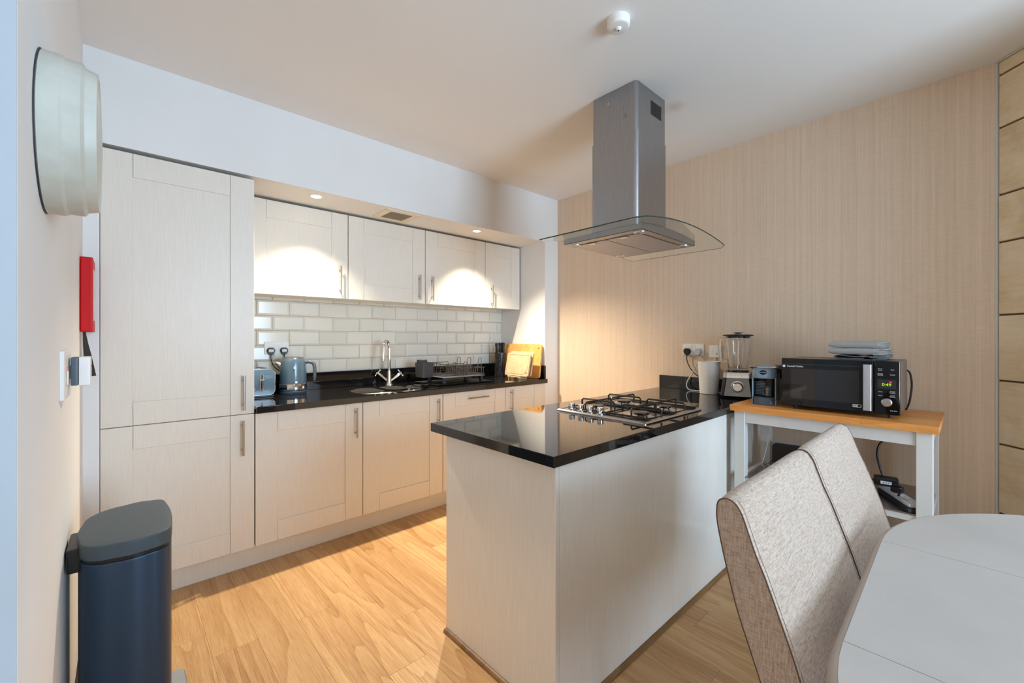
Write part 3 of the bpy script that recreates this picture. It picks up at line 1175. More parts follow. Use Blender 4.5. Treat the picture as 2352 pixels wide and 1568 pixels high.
b = BM()
loft(b, [ring_at(0.97, 0.002), ring_at(0.985, 0.015), ring_at(0.985, 0.606), ring_at(0.97, 0.610)])
obj('bin_body', b, M_bin, t)
b = BM()
loft(b, [ring_at(0.955, 0.6102), ring_at(0.955, 0.622)])
obj('seal_ring', b, M_black, t)
b = BM()
loft(b, [ring_at(0.98, 0.6222), ring_at(0.998, 0.625), ring_at(1.0, 0.661), ring_at(0.992, 0.6665), ring_at(0.975, 0.6688), ring_at(0.80, 0.6698), ring_at(0.3, 0.670)])
obj('lid', b, M_binlid, t, angle=50)
obj('hinge', bx(-0.138, -0.100, -0.10, 0.06, 0.572, 0.648, 0.006, 2), M_black, t)
b = BM()
loft(b, [[(x, y, z) for x, y in rrect(0.095, xe, -0.055, 0.065, 0.02, 5)] for xe, z in ((0.156, 0.020), (0.165, 0.026), (0.165, 0.040), (0.160, 0.044))])
obj('pedal', b, M_silver, t)

# ------------------------------------------------------------------ things on the sink worktop
# double socket behind kettle
def socket(name, label, cx, cy, cz_, w, h, face='-Y', group=None):
    """plate on a wall; local frame: x along plate, y out of the wall towards -y, z up"""
    rz = 0 if face == '-Y' else -PI / 2
    t = thing(name, label, 'wall socket', (cx, cy, cz_), rz, group)
    b = BM()
    loft(b, [[(x, y, z) for x, z in rrect(-w / 2 + e, w / 2 - e, -h / 2 + e, h / 2 - e, 0.004, 3)] for y, e in
             ((-0.0003, 0), (-0.007, 0), (-0.009, 0.003))])
    obj('plate', b, M_whitepl, t)
    return t


def plug(parent_label, cx, cy, cz_, face, m, name='plug', cord=None, r=0.0032, mc=None):
    rz = 0 if face == '-Y' else -PI / 2
    t = thing(name, parent_label, 'plug', (cx, cy, cz_), rz)
    b = BM()
    prof = [(-0.013, 0.024), (0.013, 0.024), (0.024, 0.012), (0.025, -0.004), (0.016, -0.020), (0.006, -0.027), (-0.006, -0.027), (-0.016, -0.020),
            (-0.025, -0.004), (-0.024, 0.012)]
    loft(b, [[(x * f, y, z * f) for x, z in prof] for y, f in ((-0.0095, 0.95), (-0.014, 1.0), (-0.027, 1.0), (-0.032, 0.85))])
    obj('plug_body', b, m, t)
    if cord:
        b = BM()
        M = t.matrix_basis.inverted() if False else None
        mw = Matrix.Translation(t.location) @ Matrix.Rotation(rz, 4, 'Z')
        inv = mw.inverted()
        tube(b, [inv @ Vector(p) for p in cord], r, 8, smooth=6)
        obj('flex', b, mc or m, t)
    return t


YT = YB - 0.0110
t = socket('double_socket', 'white double wall socket on the tiles above the toaster', 0.808, YT, 1.228, 0.155, 0.088)
for x in (-0.014, 0.014):
    obj('rocker', bx(x - 0.006, x + 0.006, -0.0115, -0.0092, 0.006, 0.028, 0.001), M_whitepl, t)
p1 = plug('black plug at the left of the tiled-wall socket, its flex falling behind the toaster', 0.768, YT, 1.207, '-Y', M_black, 'power_plug',
          [(0.768, YT - 0.022, 1.184), (0.768, YT - 0.024, 1.15), (0.785, YT - 0.03, 1.10), (0.83, 3.28, 1.045), (0.84, 3.25, 0.96), (0.82, 3.28, WT + 0.004)])
p2 = plug('black plug at the right of the tiled-wall socket, its flex falling behind the kettle', 0.852, YT, 1.207, '-Y', M_black, 'power_plug',
          [(0.852, YT - 0.022, 1.184), (0.853, YT - 0.024, 1.14), (0.857, 3.325, 1.06), (0.86, 3.31, 0.97), (0.88, 3.30, WT + 0.004)])
for p in (p1, p2):
    obj('rating_label', bx(-0.015, 0.015, -0.0328, -0.0322, -0.006, 0.012), M_print, p)

# toaster
t = thing('toaster', 'blue-grey two-slice toaster half hidden behind the tall cabinet', 'toaster', (0.649, 3.215, WT))
b = BM()
prof = rrect(-0.092, 0.092, 0.012, 0.185, 0.032, 6)


def tring(f, y, dz=0.0):
    cz2 = 0.0985
    return [(x * f, y, cz2 + (z - cz2) * f) for x, z in prof]


loft(b, [tring(0.93, -0.118), tring(0.985, -0.112), tring(1.0, -0.10), tring(1.0, 0.09), tring(0.96, 0.10)])
o = obj('housing', b, M_blue, t)
b = BM()
tube(b, [(x * 0.985, -0.113, 0.0985 + (z - 0.0985) * 0.985) for x, z in prof], 0.0022, 6, closed=True)
obj('edge_trim', b, M_chrome, o)
for x in (-0.035, 0.035):
    obj('bread_slot', bx(x - 0.014, x + 0.014, -0.085, 0.07, 0.1851, 0.1868, 0.0005), M_black, t)
obj('crumb_base', bx(-0.088, 0.088, -0.10, 0.09, 0.0, 0.0125, 0.003), M_bluedk, t)
b = BM()
tube(b, [(0.014 + 0.006 * math.cos(a), -0.1185, 0.096 + 0.052 * math.copysign(1, math.sin(a)) + 0.006 * math.sin(a)) for a in
         [2 * PI * k / 16 + 0.01 for k in range(16)]], 0.0022, 6, closed=True)
lev = obj('lever_slot', b, M_chrome, t)
obj('slot_gap', bx(0.010, 0.018, -0.1188, -0.1178, 0.048, 0.144), M_dark, t)
obj('lever', bx(0.000, 0.030, -0.134, -0.1192, 0.110, 0.118, 0.003, 2), M_chrome, lev)
b = BM()
lathe(b, [(0.021, -0.118), (0.021, -0.126), (0.018, -0.130), (0.001, -0.130)], 28, -0.040, 0, 0.062, 'Y', cap=False)
k_ = obj('browning_dial', b, M_chrome, t)
obj('dial_pointer', bx(-0.052, -0.028, -0.1312, -0.1302, 0.0605, 0.0635), M_bluedk, k_)
for z in (0.100, 0.113, 0.126, 0.139):
    obj('button', bx(-0.048, -0.030, -0.1215, -0.1180, z - 0.0045, z + 0.0045, 0.001), M_chrome, t)

# kettle
t = thing('kettle', 'blue-grey electric kettle with a steel band, beside the toaster', 'kettle', (0.877, 3.200, WT))
b = BM()
lathe(b, [(0.080, 0.0), (0.084, 0.006), (0.085, 0.018), (0.080, 0.022)], 40)
obj('power_base', b, M_bluedk, t)
b = BM()
lathe(b, [(0.080, 0.0225), (0.0835, 0.025), (0.0845, 0.072), (0.0845, 0.090), (0.083, 0.16), (0.078, 0.215), (0.070, 0.238), (0.066, 0.241)], 44)
body = obj('kettle_body', b, M_blue, t)
b = BM()
lathe(b, [(0.0843, 0.0335), (0.0858, 0.035), (0.0858, 0.068), (0.0843, 0.0695)], 44, cap=False)
obj('steel_band', b, M_chrome, body)
b = BM()
lathe(b, [(0.066, 0.2412), (0.066, 0.247), (0.058, 0.252), (0.02, 0.255), (0.001, 0.255)], 40, cap=False)
obj('kettle_lid', b, M_steel, t)
b = BM()
ha = math.radians(-25)
hx, hy = math.cos(ha), math.sin(ha)
tube(b, [(hx * q, hy * q, z) for q, z in ((0.070, 0.212), (0.100, 0.217), (0.128, 0.205), (0.136, 0.175), (0.136, 0.120), (0.134, 0.085))],
     [0.012, 0.012, 0.012, 0.012, 0.011, 0.009], 14, smooth=5)
obj('kettle_handle', b, M_bluedk, t)
b = BM()
tube(b, [(-hx * 0.070, -hy * 0.070, 0.185), (-hx * 0.092, -hy * 0.092, 0.205), (-hx * 0.106, -hy * 0.106, 0.213)], [0.022, 0.016, 0.012], 14)
obj('kettle_spout', b, M_steel, t)
obj('level_window', bx(-0.012, 0.003, -0.0868, -0.080, 0.075, 0.088, 0.001), M_print, body)
obj('brand_mark', bx(-0.020, -0.014, -0.0842, -0.080, 0.172, 0.190, 0.0005), M_print, body)

# drip tray
t = thing('drainer_tray', 'flat black rimmed drip tray under the dish rack', 'tray', (2.105, 3.03, WT))
a, b_ = 0.275, 0.195
b = BM()
loft(b, [[(x, y, z) for x, y in rrect(-a * f, a * f, -b_ * f, b_ * f, 0.02, 4)] for f, z in
         ((0.96, 0.0005), (1.0, 0.013), (0.985, 0.013), (0.955, 0.005), (0.3, 0.004))])
obj('tray', b, M_black, t)
obj('channel_spout', bx(-0.31, -0.27, -0.05, 0.05, 0.002, 0.008, 0.002), M_black, t)
# dish rack
t = thing('dish_rack', 'dark wire dish rack with upright plate hoops on the black drip tray', 'dish rack', (2.125, 3.03, WT + 0.0055))
rw, rd = 0.215, 0.145
for sx_ in (-1, 1):
    for sy_ in (-1, 1):
        obj('foot', bx(sx_ * 0.19 - 0.014, sx_ * 0.19 + 0.014, sy_ * 0.115 - 0.012, sy_ * 0.115 + 0.012, 0.0, 0.050, 0.004, 2), M_grey, t)
obj('drip_panel', bx(-0.212, 0.212, -0.142, 0.142, 0.0505, 0.056, 0.004, 2), M_filter, t)
b = BM()
tube(b, [(x, y, 0.068) for x, y in rrect(-rw, rw, -rd, rd, 0.025, 4)], 0.0030, 8, closed=True)
tube(b, [(x, y, 0.122) for x, y in rrect(-0.02, rw, -rd, rd, 0.025, 4)], 0.0030, 8, closed=True)
tube(b, [(-0.02, -rd, 0.068), (-0.02, -rd, 0.160), (-0.02, -rd, 0.165), (-rw, -rd, 0.165), (-rw, rd, 0.165), (0.02, rd, 0.165), (0.02, rd, 0.068)], 0.0030, 8)
for x, zt in ((-0.19, 0.165), (-0.10, 0.165), (0.08, 0.122), (0.19, 0.122)):
    for y in (-rd, rd):
        tube(b, [(x, y, 0.068), (x, y, zt)], 0.0026, 6)
for y in (-0.09, 0.0, 0.09):
    tube(b, [(-rw, y, 0.068), (-rw, y, 0.165)], 0.0026, 6)
    tube(b, [(rw, y, 0.068), (rw, y, 0.122)], 0.0026, 6)
for y in (-0.10, -0.05, 0.0, 0.05, 0.10):
    tube(b, [(-rw, y, 0.068), (rw, y, 0.068)], 0.0022, 6)
obj('wire_frame', b, M_wire, t)
for k in range(12):
    x = -0.05 + k * 0.0215
    b = BM()
    tube(b, [(x, -rd + 0.003, 0.070), (x, -0.075, 0.070), (x + 0.008, -0.055, 0.112), (x, -0.035, 0.070), (x, 0.035, 0.070), (x + 0.008, 0.055, 0.112), (x, 0.075, 0.070), (x, rd - 0.003, 0.070)], 0.0024, 6)
    obj('plate_prong', b, M_wire, t)
for x, y in ((0.13, 0.13), (0.17, 0.03), (0.205, -0.08)):
    b = BM()
    pts = [(x - 0.028, y, 0.095)] + [(x + 0.017 * math.cos(a), y, 0.188 + 0.017 * math.sin(a)) for a in [PI - PI * k / 8 for k in range(9)]] + [(x + 0.010, y, 0.095)]
    tube(b, pts, 0.0028, 8)
    obj('glass_hoop', b, M_wire, t)
for x in (-0.13, -0.02):
    b = BM()
    tube(b, [(x, -rd, 0.062), (x, -rd - 0.004, 0.165), (x + 0.008, -rd - 0.004, 0.178), (x + 0.022, -rd - 0.004, 0.178), (x + 0.030, -rd - 0.004, 0.165), (x + 0.030, -rd, 0.062)], 0.0026, 8)
    obj('cup_hook', b, M_wire, t)
t = thing('cutlery_holder', 'charcoal plastic cutlery cup hanging on the left end of the dish rack', 'cutlery holder', (1.846, 3.08, WT + 0.060))
b = BM()
loft(b, [[(x, y, z) for x, y in rrect(-0.052 * f, 0.052 * f, -0.07 * f, 0.07 * f, 0.012, 4)] for f, z in
         ((0.92, 0.0), (1.0, 0.120), (0.95, 0.120), (0.82, 0.006), (0.3, 0.005))])
obj('cup', b, M_grey, t)
obj('divider', bx(-0.036, 0.036, 0.010, 0.064, 0.06, 0.142, 0.003), M_grey, t)

# knife block
M_knife = mat('speckled_black', (30, 30, 32), 0.25)
g = NT(M_knife)
g.color(g.ramp(g.noise(g.map(), 160, 3), [(0.58, (24, 24, 26)), (0.72, (92, 92, 96))]))
t = thing('knife_block', 'dark cylindrical knife holder standing beside the chopping boards', 'knife block', (2.792, 3.205, WT))
b = BM()
lathe(b, [(0.058, 0.0), (0.060, 0.004), (0.060, 0.236), (0.056, 0.240), (0.054, 0.232), (0.001, 0.230)], 40, cap=False)
obj('holder', b, M_knife, t)
kn = [(-0.030, 0.010, -0.16, 0.03, 'leftmost, leaning out'), (0.000, 0.015, -0.03, 0.02, 'second from the left, upright'),
      (0.018, -0.012, 0.05, 0.02, 'third from the left, upright'), (0.034, 0.012, 0.06, -0.04, 'rightmost')]
for x, y, tx, ty, w in kn:
    q = thing('kitchen_knife', 'black-handled kitchen knife in the dark holder, ' + w, 'knife', (2.792 + x, 3.205 + y, WT + 0.09), 0, 'knives in the holder')
    q.rotation_euler = (ty, tx, 0.4)
    b = BM()
    tube(b, [(0, 0, 0.145), (0.001, 0, 0.17), (-0.001, 0, 0.20), (0.002, 0, 0.235), (0.004, 0, 0.245)], [0.011, 0.013, 0.0115, 0.0145, 0.008], 12, smooth=3)
    obj('grip', b, M_black, q)
    obj('blade', bx(-0.010, 0.010, -0.0008, 0.0008, 0.0, 0.150), M_chrome, q)


# chopping boards
def board(name, label, w, h, th_, loc, rz, tilt, m, holes=(), grooves=True, r=0.02, group=None):
    """local: x along width (centred), z up, y = thickness (front is -y); tilt leans the top back (+y)"""
    t = thing(name, label, 'chopping board', loc, 0, group)
    t.rotation_euler = Matrix.Rotation(rz, 3, 'Z').to_euler()
    t.rotation_euler = (Matrix.Rotation(rz, 3, 'Z') @ Matrix.Rotation(-tilt, 3, 'X')).to_euler()
    b = BM()
    hs = [[(hx_ + 0.009 * math.cos(a), hz_ + 0.009 * math.sin(a)) for a in [2 * PI * k / 12 for k in range(12)]] for hx_, hz_ in holes]
    out = rrect(-w / 2, w / 2, 0, h, r, 5)
    plate_with_holes(b, out, hs, 0, th_)
    bmesh.ops.transform(b, matrix=Matrix(((1, 0, 0, 0), (0, 0, 1, 0), (0, 1, 0, 0), (0, 0, 0, 1))), verts=b.verts)
    o = obj('board', b, m, t)
    if grooves:
        gx0, gx1, gz0, gz1 = -w / 2 + 0.018, w / 2 - 0.018, 0.018, h - 0.018
        b = BM()
        lo = [(gx0, -0.0003, gz0), (gx1 - 0.05, -0.0003, gz0), (gx1, -0.0003, gz0 + 0.05), (gx1, -0.0003, gz1), (gx0, -0.0003, gz1)]
        tube(b, lo, 0.0012, 6, closed=True)
        obj('juice_groove', b, M_bead2, t)
    return t


board('bamboo_chopping_board', 'large golden bamboo chopping board leaning against the side wall', 0.50, 0.325, 0.018,
      (2.865, 2.995, WT + 0.003), -PI / 2, 0.13, M_board, holes=[(0.215, 0.285)], grooves=False, r=0.025)
rzb = math.radians(88 - 180)
dv = Vector((math.cos(rzb), math.sin(rzb), 0))
c0 = Vector((2.715, 2.900, WT + 0.030))
nb = Vector((-math.sin(rzb), math.cos(rzb), 0))          # board's back direction
board('small_chopping_board', 'small pale chopping board with a cut juice groove, front of the stand', 0.325, 0.215, 0.014,
      c0, rzb, 0.20, M_board2, holes=[(0.135, 0.032)])
board('small_chopping_board', 'small pale chopping board standing behind the grooved one in the stand', 0.325, 0.232, 0.014,
      c0 + nb * 0.034 - dv * 0.00 + Vector((0, 0, -0.002)), rzb, 0.20, M_board2, grooves=False)
t = thing('board_stand', 'low wooden rack holding the two small chopping boards upright', 'board stand', (c0.x + nb.x * 0.02, c0.y + nb.y * 0.02, WT), rzb)
for x in (-0.055, 0.055):
    obj('runner', bx(x - 0.014, x + 0.014, -0.045, 0.060, 0.0, 0.018, 0.002), M_board2, t)
for y in (-0.050, -0.0, 0.034):
    obj('crossbar', bx(-0.085, 0.085, y - 0.005, y + 0.005, 0.0185, 0.0275, 0.002), M_board2, t)

# ------------------------------------------------------------------ sockets on the wallpaper
t = socket('double_socket', 'white double wall socket on the wallpaper above the peninsula', XR, 1.403, 1.213, 0.158, 0.085, '-X')
for x in (-0.014, 0.014):
    obj('rocker', bx(x - 0.006, x + 0.006, -0.0115, -0.0092, 0.010, 0.030, 0.001), M_whitepl, t)
plug('black plug in the wallpaper-wall socket, cord running behind the white holder', XR, 1.442, 1.198, '-X', M_black, 'power_plug',
     [(XR - 0.022, 1.442, 1.172), (XR - 0.024, 1.440, 1.13), (XR - 0.028, 1.41, 1.07), (XR - 0.035, 1.35, 1.02), (XR - 0.035, 1.25, 0.99), (XR - 0.04, 1.19, 0.94)], r=0.0034)
plug('pale grey plug beside the black one, cord looping down to the worktop', XR, 1.360, 1.198, '-X', M_greypl, 'power_plug',
     [(XR - 0.022, 1.360, 1.172), (XR - 0.026, 1.362, 1.12), (XR - 0.035, 1.395, 1.04), (XR - 0.055, 1.425, 0.975), (XR - 0.065, 1.42, 0.935), (XR - 0.075, 1.385, WT + 0.0045), (XR - 0.07, 1.30, WT + 0.0045), (XR - 0.06, 1.15, WT + 0.0045)], r=0.0040)
t = socket('switched_outlet', 'single white fused outlet on the wallpaper beside the blender jug', XR, 1.243, 1.203, 0.084, 0.086, '-X')
obj('rocker', bx(-0.030, -0.018, -0.0115, -0.0092, -0.004, 0.012, 0.001), M_whitepl, t)
obj('fuse_cap', bx(0.006, 0.018, -0.0110, -0.0092, -0.022, -0.010, 0.001), M_handle, t)
b = BM()
tube(b, [(0.0, -0.006, -0.040), (0.0, -0.007, -0.10), (-0.002, -0.008, -0.17)], 0.0035, 8)
obj('flex', b, M_whitepl, t)
obj('inline_plug', bx(-0.028, 0.006, -0.032, -0.004, -0.165, -0.100, 0.005, 2), M_greypl, t)

# white holder
t = thing('white_holder', 'off-white tapered cylinder standing on the peninsula beside the blender', 'container', (2.985, 1.235, PT))
b = BM()
n = 48
loops = []
for r, z in ((0.056, 0.0), (0.058, 0.003), (0.062, 0.06), (0.066, 0.13), (0.070, 0.215), (0.071, 0.222), (0.066, 0.222), (0.060, 0.19)):
    loops.append([((r + 0.0012 * math.sin(3 * 2 * PI * k / n + z * 20) * min(1, z * 8)) * math.cos(2 * PI * k / n),
                   (r + 0.0012 * math.sin(5 * 2 * PI * k / n + z * 9)) * math.sin(2 * PI * k / n), z) for k in range(n)])
loft(b, loops)
obj('shell', b, M_holder, t, angle=60)

# ------------------------------------------------------------------ blender
t = thing('blender', 'black and steel jug blender with a clear jug at the end of the peninsula', 'blender', (2.972, 1.042, PT), math.radians(-72))
t.scale = (1.09, 1.09, 1.03)
# local -y faces the camera
b = BM()


def sq(w, z, r=0.022, yo=0.0):
    return [(x, y + yo, z) for x, y in rrect(-w, w, -w, w, r, 5)]


loft(b, [sq(0.088, 0.006), sq(0.092, 0.012), sq(0.086, 0.06), sq(0.078, 0.122)])
obj('motor_base', b, M_blackgloss, t)
for x in (-0.07, 0.07):
    for y in (-0.07, 0.07):
        b = BM()
        lathe(b, [(0.010, 0.0), (0.012, 0.006)], 12, x, y, 0)
        obj('foot', b, M_black, t)
b = BM()
loft(b, [sq(0.0785, 0.1225), sq(0.0800, 0.124), sq(0.0765, 0.156), sq(0.074, 0.159)])
obj('steel_collar', b, M_steel, t)
b = BM()
lathe(b, [(0.055, 0.1592), (0.058, 0.163), (0.056, 0.168), (0.050, 0.170)], 32)
obj('jug_seat', b, M_black, t)
yk = -0.089
b = BM()
lathe(b, [(0.034, yk + 0.004), (0.036, yk - 0.003), (0.030, yk - 0.004), (0.0295, yk + 0.003)], 36, 0.0, 0, 0.070, 'Y', cap=False)
obj('dial_ring', b, M_silver, t)
b = BM()
lathe(b, [(0.027, yk + 0.004), (0.0255, yk - 0.022), (0.0225, yk - 0.025), (0.001, yk - 0.025)], 32, 0.0, 0, 0.070, 'Y', cap=False)
obj('speed_dial', b, M_steel, t)
text('lettering', 'PHILIPS', 0.0145, M_print, t, (0.0, -0.0925, 0.024), (PI / 2 - 0.12, 0, 0), 0.0015)
# jug
b = BM()
n = 36
prof = [(0.050, 0.171), (0.051, 0.178), (0.056, 0.21), (0.064, 0.30), (0.069, 0.375), (0.070, 0.383), (0.0665, 0.383), (0.0655, 0.375), (0.0605, 0.30), (0.0525, 0.21), (0.046, 0.180), (0.001, 0.178)]
lathe(b, prof, n, cap=False)
b.verts.ensure_lookup_table()
jug = obj('glass_jug', b, M_jar, t)
b = BM()
tube(b, [(-0.062, 0, 0.362), (-0.088, 0, 0.364), (-0.100, 0, 0.345), (-0.098, 0, 0.28), (-0.094, 0, 0.235), (-0.084, 0, 0.222), (-0.056, 0, 0.228)], 0.0075, 12, smooth=4)
obj('jug_handle', b, M_jar, jug)
for a in (0.3, 1.9, 3.5, 5.1):
    b = BM()
    c_, s_ = math.cos(a), math.sin(a)
    tube(b, [(0.0485 * c_, 0.0485 * s_, 0.19), (0.0600 * c_, 0.0600 * s_, 0.33)], 0.0028, 8)
    obj('jug_rib', b, M_jar, jug)
b = BM()
tube(b, [(0, 0, 0.179), (0, 0, 0.196)], 0.010, 12)
for a in (0.4, 2.0, 3.5, 5.1):
    c_, s_ = math.cos(a), math.sin(a)
    tube(b, [(0, 0, 0.192), (0.018 * c_, 0.018 * s_, 0.192), (0.030 * c_, 0.030 * s_, 0.204)], [0.003, 0.003, 0.001], 6)
obj('cutting_blade', b, M_chrome, t)
b = BM()
lathe(b, [(0.064, 0.372), (0.0655, 0.384), (0.082, 0.386), (0.083, 0.391), (0.070, 0.395), (0.030, 0.397)], 40)
o = obj('jug_lid', b, M_black, t)
b = BM()
lathe(b, [(0.016, 0.3972), (0.018, 0.404), (0.030, 0.405), (0.031, 0.409), (0.001, 0.410)], 28, cap=False)
obj('measuring_cap', b, M_chrome, o)

# ------------------------------------------------------------------ wooden-topped trolley
TZ = 0.93
t = thing('kitchen_trolley', 'white kitchen trolley with an oiled wood top against the wallpapered wall', 'kitchen trolley', (2.485, 0.094, 0))
TW, TD = 0.821, 0.522        # along y, along x
# top made of glued staves running along y
b = BM()
ns = 12
for k in range(ns):
    x0 = TD * k / ns
    cuts = [0, (0.31 + 0.37 * ((k * 5) % 7) / 7) * TW, TW]
    for a, c_ in zip(cuts, cuts[1:]):
        obj('top_stave', bx(x0 + 0.0001, x0 + TD / ns - 0.0001, a + 0.0001, c_ - 0.0001, TZ - 0.032, TZ, 0.0006), M_beech, t)
b.free()
lg = 0.053
for x in (0.018, TD - 0.018 - lg):
    for y in (0.018, TW - 0.018 - lg):
        obj('leg', bx(x, x + lg, y, y + lg, 0.0, TZ - 0.0325, 0.002), M_trolley, t)
for x in (0.024, TD - 0.024 - 0.022):
    obj('apron', bx(x, x + 0.022, 0.018 + lg, TW - 0.018 - lg, 0.836, TZ - 0.0325, 0.001), M_trolley, t)
    for z in (0.507, 0.175):
        obj('shelf_rail', bx(x, x + 0.022, 0.018 + lg, TW - 0.018 - lg, z, z + 0.028, 0.001), M_trolley, t)
for y in (0.024, TW - 0.024 - 0.022):
    obj('apron', bx(0.018 + lg, TD - 0.018 - lg, y, y + 0.022, 0.836, TZ - 0.0325, 0.001), M_trolley, t)
    for z in (0.507, 0.175):
        obj('shelf_rail', bx(0.018 + lg, TD - 0.018 - lg, y, y + 0.022, z, z + 0.028, 0.001), M_trolley, t)
for z in (0.5355, 0.2035):
    obj('shelf', bx(0.020, TD - 0.020, 0.0715, TW - 0.0715, z, z + 0.006, 0.001), M_shelf, t)
SZ = 0.5415
# things on the trolley shelf
t = thing('router', 'flat black router with a pale rim standing at the back left of the trolley shelf', 'router', (2.90, 0.715, SZ), math.radians(-82))
b = BM()
loft(b, [[(x, y, z) for x, z in rrect(-0.105, 0.105, 0.0, 0.125, 0.022, 5)] for y in (0.0, 0.026)])
obj('casing', b, M_black, t)
b = BM()
tube(b, [(x, 0.028, z) for x, z in rrect(-0.105, 0.105, 0.002, 0.127, 0.022, 5)], 0.0022, 6, closed=True)
obj('rim', b, M_greypl, t)
obj('network_plug', bx(0.040, 0.062, -0.022, -0.001, 0.078, 0.090, 0.002), mat('blue_plug', (60, 110, 220), 0.4), t)
b = BM()
tube(b, [(0.042, -0.012, 0.084), (0.020, -0.02, 0.078), (0.004, -0.03, 0.040), (0.0, -0.05, 0.004), (-0.08, -0.10, 0.004), (-0.12, -0.05, 0.004)], 0.0020, 6, smooth=5)
obj('network_cable', b, M_whitepl, t)
b = BM()
tube(b, [(-0.10, 0.02, 0.110), (-0.118, 0.01, 0.118), (-0.128, 0.0, 0.15), (-0.124, 0.0, 0.18), (-0.128, -0.005, 0.12), (-0.145, -0.02, 0.03), (-0.150, -0.06, 0.004), (-0.13, -0.12, 0.004)], 0.0018, 6, smooth=5)
obj('power_cable', b, M_whitepl, t)
rs = math.atan2(0.173 - 0.278, 2.514 - 2.707)
t = thing('power_strip', 'black and white extension strip lying on the trolley shelf', 'extension lead', (2.62, 0.220, SZ), rs)
obj('strip_base', bx(-0.15, 0.115, -0.030, 0.030, 0.0, 0.022, 0.003), mat('navy_black', (28, 34, 44), 0.45), t)
o = obj('socket_face', bx(-0.147, 0.112, -0.025, 0.025, 0.0222, 0.040, 0.003), M_greypl, t)
for x in (-0.04, 0.0, 0.04, 0.08):
    obj('outlet', bx(x - 0.009, x + 0.009, -0.004, 0.004, 0.0402, 0.0415, 0.0005), M_whitepl, o)
t = thing('power_adapter', 'black power adapter with a white barcode label on the extension strip', 'adapter', (2.735, 0.285, SZ + 0.0425), math.radians(-80))
obj('adapter_body', bx(-0.045, 0.045, -0.025, 0.028, 0.0, 0.040, 0.006, 2), M_black, t)
lb = obj('label', bx(-0.022, 0.018, -0.0258, -0.0252, 0.010, 0.024), M_print, t)
b = BM()
for k in range(10):
    x = -0.017 + k * 0.0033
    box(b, x, x + (0.0016 if k % 3 else 0.0009), -0.0262, -0.0259, 0.013, 0.021)
obj('barcode', b, M_printdk, lb)
b = BM()
tube(b, [(-0.045, 0, 0.018), (-0.06, 0.0, 0.020), (-0.085, 0.0, 0.042), (-0.098, 0.0, 0.036), (-0.100, 0.0, 0.002), (-0.10, 0.03, -0.030)], 0.0018, 6, smooth=5)
obj('thin_lead', b, M_black, t)
b = BM()
tube(b, [(-0.01, 0.02, 0.036), (-0.022, 0.03, 0.08), (-0.030, 0.05, 0.13), (-0.02, 0.07, 0.18), (0.02, 0.09, 0.225), (0.06, 0.11, 0.27)], 0.0052, 10, smooth=5)
obj('thick_lead', b, M_black, t)
t = thing('power_plug', 'black moulded plug pushed into the extension strip beside the adapter', 'plug', (2.655, 0.238, SZ + 0.0425), rs)
b = BM()
lathe(b, [(0.022, 0.0), (0.024, 0.006), (0.023, 0.024), (0.012, 0.030), (0.001, 0.030)], 20, cap=False)
obj('plug_body', b, M_black, t)
b = BM()
tube(b, [(0.018, 0.0, 0.015), (0.04, 0.0, 0.018), (0.06, -0.015, 0.016), (0.08, -0.03, 0.006)], 0.004, 8, smooth=4)
obj('flex', b, M_black, t)

# ------------------------------------------------------------------ microwave
t = thing('microwave', 'black microwave oven with silver door bar on the wooden trolley top', 'microwave', (2.576, 0.451, TZ), -PI / 2)
# local x runs along the front from left to right, -y faces out
MW, MH, MD = 0.464, 0.244, 0.330
hw = MW / 2
z0 = 0.020
M_mwside = mat('microwave_case', (112, 102, 94), 0.38, 0.35)
obj('case', bx(-hw + 0.004, hw - 0.004, 0.012, MD, z0, z0 + MH - 0.002, 0.006, 2), M_mwside, t)
for x in (-hw + 0.05, hw - 0.04):
    for y in (0.04, MD - 0.05):
        b = BM()
        lathe(b, [(0.008, 0.0), (0.010, z0 + 0.001)], 14, x, y, 0)
        obj('foot', b, M_grey, t)
dr = obj('door', bx(-hw, hw - 0.092, -0.016, 0.0115, z0, z0 + MH, 0.004, 2), M_blackgloss, t)
M_win = mat('oven_window', (30, 24, 20), 0.04, spec=0.7)
obj('window', bx(-hw + 0.042, hw - 0.145, -0.0172, -0.0158, z0 + 0.038, z0 + MH - 0.052), M_win, dr)
obj('frame_line', bx(-hw + 0.006, hw - 0.128, -0.0170, -0.0159, z0 + MH - 0.0305, z0 + MH - 0.0285), M_grey, dr)
b = BM()
loft(b, [[(x, y, z) for x, y in rrect(hw - 0.128, hw - 0.097, -0.036, -0.017, 0.004, 3)] for z in (z0 + 0.012, z0 + MH - 0.018)])
obj('door_bar', b, M_silver, dr)
pn = obj('control_panel', bx(hw - 0.089, hw, -0.016, 0.0115, z0, z0 + MH, 0.003), M_blackgloss, t)
yf = -0.0162
obj('display', bx(hw - 0.078, hw - 0.014, yf - 0.0006, yf, z0 + 0.118, z0 + 0.160), M_printdk, pn)
text('clock_digits', '0:49', 0.019, M_led, pn, (hw - 0.046, yf - 0.001, z0 + 0.136), (PI / 2, 0, 0))
obj('indicator', bx(hw - 0.037, hw - 0.028, yf - 0.0014, yf - 0.0006, z0 + 0.1475, z0 + 0.151), M_redled, pn)
b = BM()
lathe(b, [(0.0195, yf + 0.001), (0.019, yf - 0.012), (0.016, yf - 0.015), (0.001, yf - 0.015)], 32, hw - 0.045, 0, z0 + 0.056, 'Y', cap=False)
obj('selector_dial', b, M_handle, pn)
